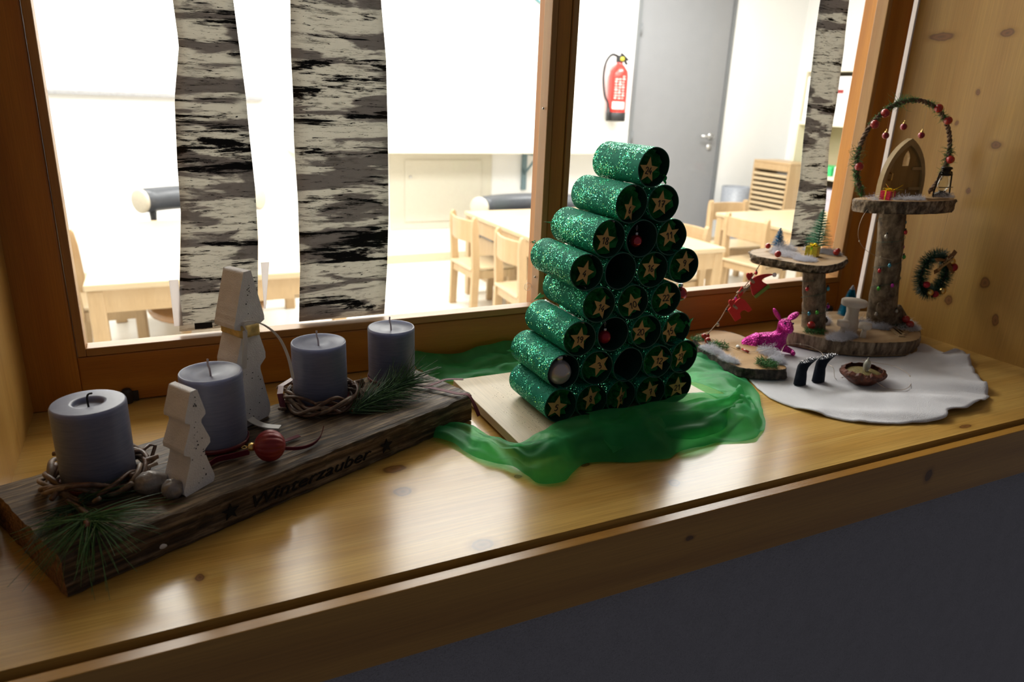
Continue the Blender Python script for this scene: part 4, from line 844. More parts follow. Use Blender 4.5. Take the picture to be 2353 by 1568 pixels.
for (cx, cz, num, so, yaw, roll) in tubes:
    y0 = TY + random.uniform(-.0015, .0015); y1 = y0 + TL + random.uniform(-.001, .002); ov = random.uniform(-.03, .03)
    if num == '24': ov = .05
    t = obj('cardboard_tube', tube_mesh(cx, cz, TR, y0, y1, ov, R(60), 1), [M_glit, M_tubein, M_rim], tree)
    rows = []; sd = random.random() * 50; yk = y1 - .016
    for j in range(5):
        rr = (TR - .0015) * j / 4; rows.append([(cx + rr * math.cos(a * PI / 12), yk + .006 * nz(rr * 140 * math.cos(a * PI / 12) + sd, rr * 140 * math.sin(a * PI / 12), sd), cz + rr * math.sin(a * PI / 12)) for a in range(25)])
    obj('tissue_plug', MB().grid(rows, 0, False), M_tissue, t)
    if num:
        # crumpled tissue plug
        rows = []; sd = random.random() * 50; yb = y0 + .013
        for j in range(8):
            rr = (TR - .0016) * j / 7
            rows.append([(cx + rr * math.cos(a * PI / 14) * (1 + .0), yb + .012 * nz(rr * 190 * math.cos(a * PI / 14) + sd, rr * 190 * math.sin(a * PI / 14), sd) + .008 * (1 - j / 7), cz + rr * math.sin(a * PI / 14)) for a in range(29)])
        obj('tissue_paper', MB().grid(rows, 0, False), M_tissue, t)
        mb = MB(); pr_ = star2(.0138, .0062)
        Mx = Matrix.Translation((cx + so[0], y0 + .0035, cz + so[1])) @ Matrix.Rotation(R(yaw), 4, 'Z') @ Matrix.Rotation(R(90), 4, 'X') @ Matrix.Rotation(R(-roll if num not in ('19',) else -roll), 4, 'Z')
        mb.prism(pr_, .0006, Mx)
        s_ = .0072; wtot = len(num) * .62 * s_; gap = .0008
        for k, chh in enumerate(num):
            for st_ in DG[chh]:
                pp = [((-wtot / 2 + k * .66 * s_ + x * s_), (z - .5) * s_ - .0006) for x, z in st_]
                pp2 = [Mx @ Vector((a_, b_, .0008)) for a_, b_ in pp]
                mb.tube(cr(pp2, 3), .00050, 5, 1)
        obj('number_star', mb, [M_starp, M_ink], t)
def tip(cx, cz, y, dx, dz, s_=.011):
    rows = []
    for i in range(5):
        u = i / 4; w = (1 - u) * .007; rows.append([(cx + dx * s_ * u + .002 * nz(i, k, cx * 90), y + (k - 2) * w * .5 * 1.0, cz + dz * s_ * u + (k % 2) * .0025 * (1 - u)) for k in range(5)])
    return MB().grid(rows, 0, False)
M_tisb = plain('bright_green_tissue', (.01, .30, .055), .5, var=.2)
for (cx, cz, y, dx, dz) in ((.413, .222, .262, -1.5, .3), (.400, .138, .262, -1, -.5), (.366, .072, .262, -.9, .1), (.548, .112, .176, 1.0, .7), (.562, .080, .176, .8, .4), (.492, .285, .175, .5, -.8), (.385, .200, .262, .2, .4)):
    obj('tissue_tip', tip(cx, cz, y, dx, dz), M_tisb, tree)
# silvery glue beads in the grooves between the outer tubes
for a, b_ in (((.4635, .2760), .0026), ((.4400, .2390), .0022), ((.4150, .2035), .0020), ((.4110, .1300), .0045), ((.3925, .0935), .0012), ((.4110, .1680), .0015)):
    x, z = a; P = [(x + .0012 * nz(k * .7, x * 50) - .006, TY + .002 + k * .0034, z + .0014 * nz(k * .9, z * 70)) for k in range(27)]
    obj('glue_bead', MB().tube(P, [b_ * .42 * (1 + .5 * nz(k * 1.3, z * 90)) for k in range(27)], 7), M_silver, tree)
gl_ = MB(); random.seed(5)
for i in range(170):
    x = random.gauss(.372, .022); y = random.gauss(.175, .022) if i % 2 else random.uniform(.15, .30)
    if .320 < x < .41 and .148 < y < .32: gl_.sph((x, y, BT + .0002), .00028, 4, 3)
tag(obj('spilled_glitter', gl_, M_ink, None), 'dark glitter specks spilled on the pale board left of the tube tree', 'glitter', kind='stuff')

# baubles in and beside the tubes
M_rshine = plain('shiny_red_glass', (.45, .008, .02), .08, .55, var=.02, coat=1)
M_rdull = plain('satin_red_glass', (.36, .010, .022), .35, .3, var=.02)
M_sball = plain('satin_silver_glass', (.50, .46, .46), .28, .45, var=.02)
M_capm = plain('silver_cap', (.6, .58, .56), .25, 1)
def bauble(label, x, y, z, r, m, loop=.006, capm=M_capm, grp='christmas balls on the tube tree'):
    t = thing('christmas_ball', label, 'bauble', (x, y, z), grp)
    obj('glass_ball', MB().sph((x, y, z), r, 32, 20), m, t)
    obj('cap', MB().lathe([(r * .30, z + r * .93), (r * .33, z + r * .95), (r * .33, z + r * 1.35), (r * .28, z + r * 1.4), (0, z + r * 1.4)], (x, y, 0), 18), capm, t)
    obj('hanger', MB().tube([(x, y, z + r * 1.38), (x - .001, y, z + r * 1.38 + loop * .6), (x, y, z + r * 1.38 + loop), (x + .001, y, z + r * 1.38 + loop * .6), (x, y, z + r * 1.38)], .0002, 5), capm, t)
bauble('shiny red ball hanging inside the tube between stars 18 and 11', .4690, .181, .2150, .0070, M_rshine, .008)
bauble('satin red ball hanging inside the tube right of star 19', .4380, .181, .1075, .0076, M_rdull, .008)
bauble('large satin silver ball filling the tube above star 5', .3815, .181, .0730, .0142, M_sball, .003)
bauble('shiny red ball hanging from the right side of the tube tree under star 9', .5455, .190, .1470, .0086, M_rshine, .011)

# ------------------------------------------------------------ white felt and the miniature log house
M_felt = plain('white_felt', (.70, .70, .74), .95, var=.02, vs=60, bump=.8, bs=900, sheen=.2)
ob = crc([(.702, .200, 0), (.694, .175, 0), (.692, .150, 0), (.704, .114, 0), (.730, .074, 0), (.775, .048, 0), (.843, .031, 0), (.871, .043, 0), (.899, .040, 0), (.930, .0435, 0), (.976, .057, 0), (.990, .068, 0), (1.023, .0975, 0), (1.085, .155, 0), (1.134, .197, 0),
          (1.100, .2025, 0), (1.096, .219, 0), (1.085, .250, 0), (1.04, .300, 0), (.96, .33, 0), (.89, .325, 0), (.82, .335, 0), (.76, .338, 0), (.732, .305, 0), (.722, .25, 0)], 8)
cx, cy = .87, .19; rows = []
for v in ob:
    row = []
    for k in range(31):
        t = k / 30; x = cx + (v.x - cx) * t; y = cy + (v.y - cy) * t
        # long soft folds running away from the front edge, edge lifted here and there
        f_ = max(0, nz(x * 11 + y * 18, y * 3 - x * 2, 3)) * .016 + .0018 * nz(x * 30, y * 30, 5)
        front = max(0, min(1, (.15 - y) / .08)); right = max(0, min(1, (x - .93) / .1))
        z = .0016 + abs(f_) * (.25 + .75 * max(front, right)) + t ** 8 * max(0, nz(v.x * 32, v.y * 32, 2)) * .011 * max(front, right)
        if y > .21 and x < 1.06: z = min(z, .0022)
        row.append((x + .0012 * nz(v.x * 90, v.y * 90, 1) * t, y + .0012 * nz(v.x * 90, v.y * 90, 6) * t, z))
    rows.append(row)
tag(obj('felt_cloth', MB().grid(rows, closed=True), M_felt, solid=.0012), 'white felt cloth spread under the miniature log house', 'cloth')
FZ = .0036
M_slice = wood('slice_wood', (.50, .34, .18), (.36, .21, .09), 0, 160, .6, 0, 0, var=.05)
M_bark = plain('rough_brown_bark', (.17, .12, .085), .8, var=.75, vs=110, bump=1, bs=260)
M_barkd = plain('dark_bark', (.045, .035, .03), .8, var=.6, vs=150, bump=1, bs=320)
def barkmat(name, lo, mid, hi, sc, bstr):
    m, nt, p, o = newmat(name); ln = nt.links.new; tc = N(nt, 'ShaderNodeTexCoord'); mp = N(nt, 'ShaderNodeMapping'); mp.inputs['Scale'].default_value = sc; ln(tc.outputs['Object'], mp.inputs[0])
    n1 = N(nt, 'ShaderNodeTexNoise', i_Scale=1, i_Detail=7, i_Roughness=.65); ln(mp.outputs[0], n1.inputs[0]); r = ramp(nt, [(.33, lo), (.5, mid), (.68, hi)]); ln(n1.outputs[0], r.inputs[0]); ln(r.outputs[0], p.inputs['Base Color'])
    b = N(nt, 'ShaderNodeBump', i_Strength=bstr, i_Distance=.0015); ln(n1.outputs[0], b.inputs['Height']); ln(b.outputs[0], p.inputs['Normal']); p.inputs['Roughness'].default_value = .75; return m
M_barks = barkmat('smooth_grey_bark', (.055, .036, .020), (.18, .125, .072), (.33, .25, .16), (110, 110, 70), .7)
M_barkst = barkmat('streaked_bark', (.050, .032, .020), (.22, .150, .09), (.46, .36, .25), (120, 120, 16), .8)
M_barkr = barkmat('flaky_bark', (.024, .015, .008), (.15, .10, .058), (.44, .34, .23), (150, 150, 60), 1)
def slice_(parent, outl, z0, z1, mt=None, mbk=None, sd=1, rough=.0022, tilt=None, undercut=0):
    P = crc([(x, y, 0) for x, y in outl], 7); n = len(P); cxx = sum(p.x for p in P) / n; cyy = sum(p.y for p in P) / n
    def T(x, y, z): return (x, y, z + (tilt * (y - cyy) if tilt else 0))
    top = [];
    for i, p in enumerate(P): top.append(T(p.x, p.y, z1))
    mb = MB(); mb.add(top + [T(cxx, cyy, z1)], [(i, (i + 1) % n, n) for i in range(n)])
    bot = [T(p.x, p.y, z0 + .0008) for p in P]; mb.add(bot + [T(cxx, cyy, z0 + .0008)], [((i + 1) % n, i, n) for i in range(n)])
    obj('wood_disc', mb, mt or M_slice, parent)
    rows = []
    for i, p in enumerate(P):
        d = Vector((p.x - cxx, p.y - cyy, 0)).normalized(); row = []
        for k in range(9):
            h = k / 8; e = .0015 + rough * (nz(p.x * 160 + sd, p.y * 160, h * 1.5) + .6 * nz(p.x * 420, p.y * 420, h * 5 + sd)) - undercut * (1 - h) ** 2
            if k in (0, 8): e *= .7
            row.append(T(p.x + d.x * e, p.y + d.y * e, z0 + (z1 - z0) * h + (.0008 * nz(p.x * 300, p.y * 300, sd) if k == 8 else 0)))
        rows.append([T(p.x - d.x * .001, p.y - d.y * .001, z0 + .0004)] + row + [T(p.x - d.x * .001, p.y - d.y * .001, z1)])
    obj('bark', MB().grid(rows, closed=True), mbk or M_bark, parent)
    return parent
house = thing('miniature_log_house', 'miniature house of log slices on two bark posts standing on white felt', 'miniature house', (.98, .29, FZ))
BZ0, BZ1 = FZ + .0004, .0270
base_out = [(.874, .326), (.884, .300), (.900, .272), (.928, .246), (.958, .228), (.992, .218), (1.020, .213), (1.044, .217), (1.064, .228), (1.092, .252), (1.118, .285), (1.128, .318), (1.115, .348), (1.07, .370), (1.01, .382), (.95, .380), (.90, .362)]
slice_(house, base_out, BZ0, BZ1, mbk=M_barkst, sd=3, undercut=.006)
P1 = [(.9285, .3190, BZ1), (.9265, .3190, .045), (.9205, .3190, .075), (.9130, .3190, .105), (.9085, .3190, .1250)]
def post(pts, rs, nm, nn_=26, sd=2):
    Q = cr(pts, 10); L_ = len(Q); rr = [rs[0] + (rs[-1] - rs[0]) * i / (L_ - 1) for i in range(L_)] if len(rs) == 2 else [cr([(r_, 0, 0) for r_ in rs], 10)[i].x for i in range(L_)]
    rows = []
    for i, p in enumerate(Q): rows.append([(p.x + rr[i] * (1 + .07 * nz(math.cos(a * 2 * PI / nn_) * 2, math.sin(a * 2 * PI / nn_) * 2, p.z * 60 + sd)) * math.cos(a * 2 * PI / nn_), p.y + rr[i] * (1 + .07 * nz(math.cos(a * 2 * PI / nn_) * 2, math.sin(a * 2 * PI / nn_) * 2, p.z * 60 + sd)) * math.sin(a * 2 * PI / nn_), p.z) for a in range(nn_ + 1)])
    return obj(nm, MB().grid(rows), M_barks, house)
post(P1, (.0185, .0165), 'short_post')
P2 = [(1.0760, .3020, BZ1), (1.0640, .3000, .045), (1.0530, .2970, .070), (1.0440, .2930, .105), (1.0310, .2880, .155), (1.0130, .2830, .2160)]
post(P2, (.0290, .0245, .0215, .0195, .0190, .0188), 'tall_post', sd=7)
obj('root_stub', MB().tube(cr([(1.056, .291, .050), (1.041, .288, .059), (1.030, .287, .067)], 4), [.015, .014, .0125, .011, .009, .007, .005, .003, .001], 14), M_barks, house)
obj('root_stub', MB().tube(cr([(1.074, .288, .048), (1.088, .280, .038), (1.097, .274, .030)], 4), [.015, .014, .012, .010, .008, .006, .0045, .003, .001], 14), M_barks, house)
plat1 = [(.838, .372), (.850, .335), (.868, .300), (.886, .286), (.910, .287), (.940, .297), (.968, .312), (.985, .330), (.994, .360), (.990, .395), (.965, .412), (.93, .418), (.88, .414), (.850, .398)]
pf1 = slice_(house, plat1, .1245, .1380, mbk=M_barkr, sd=8, rough=.0045, undercut=.006)
plat2 = [(.926, .268), (.938, .232), (.965, .207), (1.00, .195), (1.05, .195), (1.09, .208), (1.118, .232), (1.130, .265), (1.120, .300), (1.09, .325), (1.03, .335), (.97, .325), (.935, .300)]
plat2 = [(1.022 + (x - 1.027) * .86, .272 + (y - .265) * .72) for x, y in plat2]
slice_(house, plat2, .2175, .2360, mbk=M_barkr, sd=12, rough=.0045, tilt=-.070, undercut=.003)
M_stick = wood('deck_stick_wood', (.52, .38, .22), (.40, .26, .12), 1, 90, .6, 0, 0, var=.15)
for k in range(5):
    obj('deck_stick', MB().box((1.040 + k * .0105, .254 + k * .0052, BZ1 + .0010), (.0095, .050, .0016), R(-32)), M_stick, house)

# small things on the log house
M_cotton, nt, p, o = newmat('white_cotton'); ln = nt.links.new
p.inputs['Base Color'].default_value = (.82, .82, .86, 1); p.inputs['Roughness'].default_value = 1
nc = N(nt, 'ShaderNodeTexNoise', i_Scale=400, i_Detail=2); tcc = N(nt, 'ShaderNodeTexCoord'); ln(tcc.outputs['Object'], nc.inputs[0])
rc = ramp(nt, [(.3, (.88, .88, .92)), (.7, (.95, .95, .97))]); ln(nc.outputs[0], rc.inputs[0]); ln(rc.outputs[0], p.inputs['Base Color'])
tl = N(nt, 'ShaderNodeBsdfTranslucent'); tl.inputs[0].default_value = (.85, .85, .9, 1); ms = N(nt, 'ShaderNodeMixShader', i_0=.62); ln(p.outputs[0], ms.inputs[1]); ln(tl.outputs[0], ms.inputs[2]); ln(ms.outputs[0], o.inputs[0])
M_moss = plain('green_moss', (.045, .17, .035), .8, var=.6, vs=300)
M_mossd = plain('dark_moss', (.012, .06, .014), .8, var=.6, vs=300)
def cotton(label, blobs, grp='tufts of cotton snow', n=1300, w=.00019):
    blobs = [(x, y, z, rx, ry, rz * 1.5) for x, y, z, rx, ry, rz in blobs]
    mb = MB()
    for (x, y, z, rx, ry, rz) in blobs:
        for _ in range(n):
            a = random.random() * 6.28; d = random.random() ** .5; q_ = Vector((x + rx * d * math.cos(a), y + ry * d * math.sin(a), z + abs(random.gauss(0, .42)) * rz * (1.15 - d * .8)))
            v = Vector((random.gauss(0, 1), random.gauss(0, 1), random.gauss(.1, .5))).normalized(); l = random.uniform(.003, .009); P = [q_]
            for k in range(4):
                v = (v + Vector((random.gauss(0, .75), random.gauss(0, .75), random.gauss(0, .6)))).normalized(); nx = P[-1] + v * l / 4; nx.z = max(nx.z, z + .0002); P.append(nx)
            mb.fib(P, w)
    t = obj('cotton_tuft', mb, M_cotton); return tag(t, label, 'cotton', grp, 'stuff')
def moss(label, c, rx, ry, rz, n=260, m=None):
    mb = MB()
    for _ in range(n):
        a = random.random() * 6.28; d = random.random() ** .5; q_ = Vector((c[0] + rx * d * math.cos(a), c[1] + ry * d * math.sin(a), c[2] + random.random() * rz * .6))
        v = Vector((random.gauss(0, .7), random.gauss(0, .7), random.gauss(.5, .4))).normalized(); P = [q_]
        for k in range(4): v = (v + Vector((random.gauss(0, .5), random.gauss(0, .5), random.gauss(-.1, .4)))).normalized(); nx = P[-1] + v * .0016; nx.z = max(nx.z, c[2]); P.append(nx)
        mb.fib(P, .00042)
    return tag(obj('moss_clump', mb, m or M_moss), label, 'moss', 'moss clumps', 'stuff')
random.seed(31)
cotton('cotton snow at the front of the base slice, round the left stool', [(.922, .262, BZ1, .024, .015, .008), (.944, .266, BZ1, .016, .014, .007)])
cotton('cotton snow between the short post and the pale table', [(.962, .335, BZ1, .012, .016, .018), (.975, .345, BZ1, .012, .016, .008)])
cotton('cotton snow left of the tall post foot', [(1.018, .300, BZ1, .020, .022, .010), (1.040, .278, BZ1, .016, .012, .006)])
cotton('cotton snow along the right rim of the base slice', [(1.078, .262, BZ1, .026, .016, .006), (1.104, .290, BZ1, .014, .020, .007)])
cotton('cotton snow round the blue brush tree on the small platform', [(.890, .362, .1385, .022, .024, .006), (.915, .392, .1385, .024, .014, .011), (.892, .325, .1385, .018, .018, .004)])
cotton('cotton snow at the right end of the small platform', [(.975, .352, .1385, .014, .020, .007), (.962, .372, .1385, .014, .018, .005)])
TZ = .2375
cotton('cotton snow before the red gift on the top platform', [(.962, .232, TZ + .0040, .022, .010, .006), (.984, .226, TZ + .0042, .014, .008, .005)], n=320)
cotton('cotton snow under the lantern on the top platform', [(1.072, .245, TZ + .003, .020, .010, .008), (1.092, .262, TZ + .001, .010, .010, .007)], n=300)
cotton('cotton wisps at the left edge of the top platform', [(.930, .256, TZ + .001, .006, .010, .008)], n=120)
moss('moss clump on the left front of the base slice below the short post', (.909, .298, BZ1), .018, .014, .008)
moss('moss clump at the foot of the tall post', (1.077, .268, BZ1), .020, .010, .006, 200, M_mossd)

# brush trees
def brush(label, x, y, z, h, r, col, rings, wirecol, lean=0, tipc=None, dens=38):
    t = thing('brush_tree', label, 'miniature tree', (x, y, z), 'miniature brush trees')
    obj('wire_stem', MB().tube([(x, y, z), (x + lean * h, y, z + h)], .0005, 6), wirecol, t)
    mb = MB(); tp = MB()
    for i in range(rings):
        u = (i + .5) / rings; zz = z + h * (.10 + .9 * u); rr = r * (1 - u) ** .8 + .0008
        for k in range(dens):
            a = i * 2.4 + 2 * PI * k / dens; l = rr * random.uniform(.8, 1.1); b0 = Vector((x + lean * h * u, y, zz + random.uniform(-.3, .3) * h / rings))
            (tp if tipc and u > .86 else mb).fib([b0, b0 + Vector((math.cos(a) * l * .5, math.sin(a) * l * .5, l * .12)), b0 + Vector((math.cos(a) * l, math.sin(a) * l, l * .16))], .00042)
    stuff(obj('bristles', mb, col, t))
    if tipc: stuff(obj('frosted_tip', tp, tipc, t))
    return t
M_blueb = plain('blue_bristle', (.02, .22, .42), .5, var=.2); M_greenb = plain('green_bristle', (.10, .32, .19), .5, var=.2); M_cyanb = plain('cyan_bristle', (.01, .30, .46), .5, var=.2); M_wire = plain('dark_wire', (.03, .05, .04), .4, .6)
brush('small dark blue brush tree on the left of the small platform', .9130, .4030, .1385, .035, .0125, M_blueb, 13, M_wire)
brush('taller green brush tree on the small platform behind the gold gift', .9680, .3710, .1385, .0685, .0240, M_greenb, 14, M_wire, -.02, dens=44)
brush('bright blue cone brush tree with frosted tip behind the pale table', 1.0150, .3280, BZ1 + .001, .0600, .0165, M_cyanb, 40, M_wire, 0, M_cotton, 52)

# gifts
def gift(label, x, y, z, s_, m, mr_, rz, grp='miniature gifts'):
    t = thing('gift_box', label, 'gift', (x, y, z), grp); Rz = Matrix.Rotation(rz, 4, 'Z')
    obj('box', MB().box((x, y, z + s_ * .42), (s_, s_, s_ * .84), rz), m, t, bevel=.0005)
    obj('band', MB().box((x, y, z + s_ * .42 + .0002), (s_ * 1.03, s_ * .12, s_ * .87), rz), mr_, t); obj('band', MB().box((x, y, z + s_ * .42 + .0003), (s_ * .12, s_ * 1.03, s_ * .87), rz), mr_, t)
    bw = MB()
    for k in range(6):
        a = k * PI / 3 + .3; d = Vector((math.cos(a), math.sin(a), 0)); c = Vector((x, y, z + s_ * .86))
        bw.ribbon(cr([c, c + d * s_ * .25 + Vector((0, 0, s_ * .22)), c + d * s_ * .5 + Vector((0, 0, s_ * .16)), c + d * s_ * .3 + Vector((0, 0, s_ * .02)), c], 3), s_ * .13, side=(-d.y, d.x, 0), th=.0001)
    obj('bow', bw, mr_, t); return t
M_goldf = plain('gold_foil', (.62, .50, .05), .3, .8, var=.25, vs=500, bump=.6, bs=500); M_goldr = plain('shiny_gold_ribbon', (.9, .72, .05), .15, 1)
M_redf = plain('red_foil', (.62, .015, .05), .3, .35, var=.3, vs=500, bump=.6, bs=500)
gift('small gold gift box with gold bow on the small platform', .9270, .3440, .1385, .0185, M_goldf, M_goldr, .5)
rg = gift('small red gift box with gold strings on the top platform, left of the arched door', .9490, .2480, TZ + .002, .0150, M_redf, M_goldr, .2)
for dx, dz in ((-.022, .006), (.022, .008), (.024, .001), (-.015, .010)): obj('string_end', MB().ribbon(cr([(.949, .244, TZ + .0155), (.949 + dx * .5, .243, TZ + .0165 + dz * .3), (.949 + dx, .243, TZ + .0155 + dz)], 4), .0012, side=(0, 1, .3), th=.0001), M_goldr, rg)

# berries
M_berry = plain('red_berry', (.40, .018, .015), .22, var=.15, coat=.4)
def berry(label, x, y, z, r): tag(obj('berry', MB().sph((x, y, z), r, 16, 12), M_berry), label, 'berry', 'red berries')
berry('red berry at the left edge of the small platform, upper of two', .8900, .4020, .1450, .0045); berry('red berry at the left edge of the small platform, lower of two', .8580, .3480, .1445, .0052)
berry('left one of two red berries at the right end of the small platform', .9690, .3340, .1440, .0050); berry('right one of two red berries at the right end of the small platform', .9810, .3420, .1440, .0046)
berry('red berry in the moss below the short post', .9080, .3050, BZ1 + .0100, .0062)
berry('upper large red berry at the foot of the tall post', 1.0760, .2660, .0420, .0060); berry('lower large red berry at the foot of the tall post', 1.0800, .2600, .0345, .0062)

# mushroom table and stools
M_bisque = plain('pale_unpainted_wood', (.68, .60, .50), .7, var=.03, vs=200)
def mush(nm, label, x, y, h, rt, rs, cat, th):
    z = BZ1 + .0002; t = thing(nm, label, cat, (x, y, z), 'unpainted miniature table and stools' if cat == 'stool' else None)
    obj('stem', MB().lathe([(rs * .95, z), (rs * 1.0, z + h * .12), (rs * 1.02, z + h * .25), (rs * .80, z + h * .45), (rs * .72, z + h * .60), (rs * .85, z + h - th - .0002)], (x, y, 0), 28), M_bisque, t)
    obj('top', MB().lathe([(rt * .94, z + h - th), (rt, z + h - th + .0012), (rt, z + h - .0008), (rt * .97, z + h), (0, z + h)], (x, y, 0), 36), M_bisque, t)
mush('miniature_table', 'pale unpainted round miniature table on the base slice', .9720, .2860, .0500, .0190, .0125, 'table', .0085)
mush('miniature_stool', 'left pale miniature stool before the round table', .9390, .2720, .0235, .0095, .0042, 'stool', .0080)
mush('miniature_stool', 'right pale miniature stool before the round table', .9640, .2530, .0225, .0095, .0042, 'stool', .0080)

# arched door
M_doorw = wood('mini_door_wood', (.42, .25, .075), (.33, .18, .045), 2, 160, .5, 0, 0, var=.05); M_doorfr = plain('mini_door_frame', (.42, .29, .13), .55, var=.1)
DX, DY, DZ = 1.0210, .2800, TZ - .0020
md = thing('miniature_door', 'arched wooden miniature door with tiny window on the top platform', 'door', (DX, DY, DZ))
def arch(w, h, hs, n=10):
    P = [(-w, 0), (w, 0), (w, hs)]; H_ = h - hs; c_ = (H_ * H_ - w * w) / (2 * w); r_ = w + c_; am = math.acos(c_ / r_)
    for i in range(1, n + 1): P.append((r_ * math.cos(am * i / n) - c_ if i < n else 0, hs + r_ * math.sin(am * i / n)))
    P += [(-x, z) for x, z in reversed(P[2:-1])]
    return P
def vert(y): return Matrix(((1, 0, 0, DX), (0, 0, 1, y), (0, 1, 0, DZ), (0, 0, 0, 1)))
o_, i_ = arch(.0475, .0880, .018), arch(.0405, .0780, .017)
fr = MB(); L_ = len(o_); Mv = vert(DY)
for y in (0, .008):
    vs = [Mv @ Vector((x, z, y)) for x, z in o_] + [Mv @ Vector((x, z, y)) for x, z in i_]; fr.add(vs, [(i, i + 1, L_ + i + 1, L_ + i) for i in range(1, L_ - 1)] + [(L_ - 1, 0, L_, 2 * L_ - 1)])
for pl_ in (o_, i_): fr.add([Mv @ Vector((x, z, y)) for y in (0, .008) for x, z in pl_], [(i, (i + 1) % L_, L_ + (i + 1) % L_, L_ + i) for i in range(L_) if i != 0])
obj('door_frame', fr, M_doorfr, md, bevel=.0006)
# plank door with an arched window hole
hole = [(-.0068, .048), (.0068, .048), (.0068, .060), (.0040, .066), (0, .0705), (-.0040, .066), (-.0068, .060)]
edges_ = [-.0404, -.0068, .0068, .0404]
def inside(x):
    # height of the arch at x
    P = arch(.0403, .0778, .017); P = [p_ for p_ in P if p_[0] >= -1e-9][1:]
    x = abs(x)
    for (xa, za), (xb, zb) in zip(P, P[1:]):
        if xb <= x <= xa: return za + (zb - za) * (xa - x) / max(1e-9, xa - xb)
    return P[-1][1]
for a, b_ in ((-.0403, -.0238), (-.0236, -.0069)):
    for sg in (1, -1):
        xs_ = [a + (b_ - a) * i / 5 for i in range(6)]; poly = [(a, 0), (b_, 0)] + [(x, inside(x)) for x in reversed(xs_)]
        poly = [(sg * x, z) for x, z in poly]
        if sg < 0: poly = poly[::-1]
        obj('plank', MB().prism(poly, .004, vert(DY + .003)), M_doorw, md)
obj('plank', MB().prism([(-.0068, 0), (.0068, 0), (.0068, .0478), (-.0068, .0478)], .004, vert(DY + .003)), M_doorw, md)
obj('plank', MB().prism([(.0068, .060), (.0068, inside(.0068)), (0, .0776), (-.0068, inside(.0068)), (-.0068, .060), (-.004, .066), (0, .0705), (.004, .066)][::-1], .004, vert(DY + .003)), M_doorw, md)
for z in (.014, .044): obj('hinge', MB().box((DX + .028, DY + .0015, DZ + z), (.026, .0022, .0045)), M_doorfr, md, bevel=.0005)
obj('handle', MB().tube([(DX - .031, DY + .0025, DZ + .038), (DX - .031, DY - .002, DZ + .037), (DX - .031, DY - .002, DZ + .028), (DX - .031, DY + .0025, DZ + .027)], .0012, 8), M_gold, md)

# twine hoop
M_twine = plain('brown_twine', (.15, .085, .05), .85, var=.4, vs=500); M_twinel = plain('pale_twine', (.36, .26, .17), .85, var=.3, vs=500)
HX, HZ, HR, HY = 1.0190, .2970, .0800, .2860
hp = thing('decorated_hoop', 'twine hoop with greenery and red berries arching over the arched door', 'hoop', (HX, HY, TZ))
def hpt(a, r=0, ph=None, k=38): 
    e = HR * (1 if ph is None else 1) + r
    v = Vector((HX + e * 1.26 * math.cos(a), HY, HZ + e * math.sin(a)))
    if ph is not None: v += Vector((math.cos(a) * math.cos(k * a + ph), math.sin(k * a + ph), math.sin(a) * math.cos(k * a + ph))) * .0022
    return v
A0, A1 = R(-43), R(223)
for ph, m_ in ((0, M_twine), (PI, M_twine), (PI / 2, M_twinel)): obj('twine_strand', MB().tube([hpt(A0 + (A1 - A0) * i / 200, 0, ph) for i in range(201)], .0017 if m_ is M_twine else .0009, 6), m_, hp)
for a in (131, 146, 62, 42, -3, 190): obj('hoop_berry', MB().sph(hpt(R(a)) + Vector((0, -.005, 0)), .0062, 16, 12), M_berry, hp)
gm = MB(); random.seed(77)
for a0, a1, n_, l_ in ((90, 128, 300, .0055), (125, 150, 130, .005), (38, 78, 200, .0055), (-18, 8, 230, .008), (185, 208, 230, .007), (212, 224, 150, .006), (100, 116, 30, .016), (172, 186, 60, .014), (44, 52, 20, .012), (-2, 10, 30, .015)):
    for _ in range(n_):
        a = R(random.uniform(a0, a1)); c = hpt(a) + Vector((random.gauss(0, .002), random.gauss(0, .002), random.gauss(0, .002))); out = Vector((math.cos(a), 0, math.sin(a)))
        v = (out * random.uniform(-.2, 1.0) + Vector((random.gauss(0, .6), random.gauss(0, .6), random.gauss(0, .6)))).normalized(); P = [c]
        for k in range(4): v = (v + Vector((random.gauss(0, .3), random.gauss(0, .3), random.gauss(0, .3)))).normalized(); P.append(P[-1] + v * l_ / 4)
        gm.fib(P, .00045)
stuff(obj('greenery', gm, M_moss, hp))
M_thread = plain('thin_thread', (.35, .3, .22), .6)
for (x, z, lb) in ((.9690, .3265, 'left tiny dark red ball hanging in the hoop'), (1.0040, .3395, 'middle tiny dark red ball hanging highest in the hoop'), (1.0470, .3280, 'right tiny dark red ball hanging in the hoop')):
    y = HY; t = thing('tiny_ball', lb, 'bauble', (x, y, z), 'tiny balls hanging in the hoop')
    obj('glass_ball', MB().sph((x, y, z), .0049, 20, 14), plain('tiny_red_glass', (.26, .008, .02), .12, .3, coat=.6), t)
    obj('cap', MB().lathe([(.0022, .0044), (.0022, .0060), (.0008, .0066), (.0008, .0092), (0, .0094)], (x, y, z), 12), M_gold, t)
    ztop = HZ + HR * math.sqrt(max(0, 1 - ((x - HX) / (HR * 1.26)) ** 2)); obj('thread', MB().tube([(x, y, z + .009), (x, y, ztop)], .00012, 4), M_thread, t)

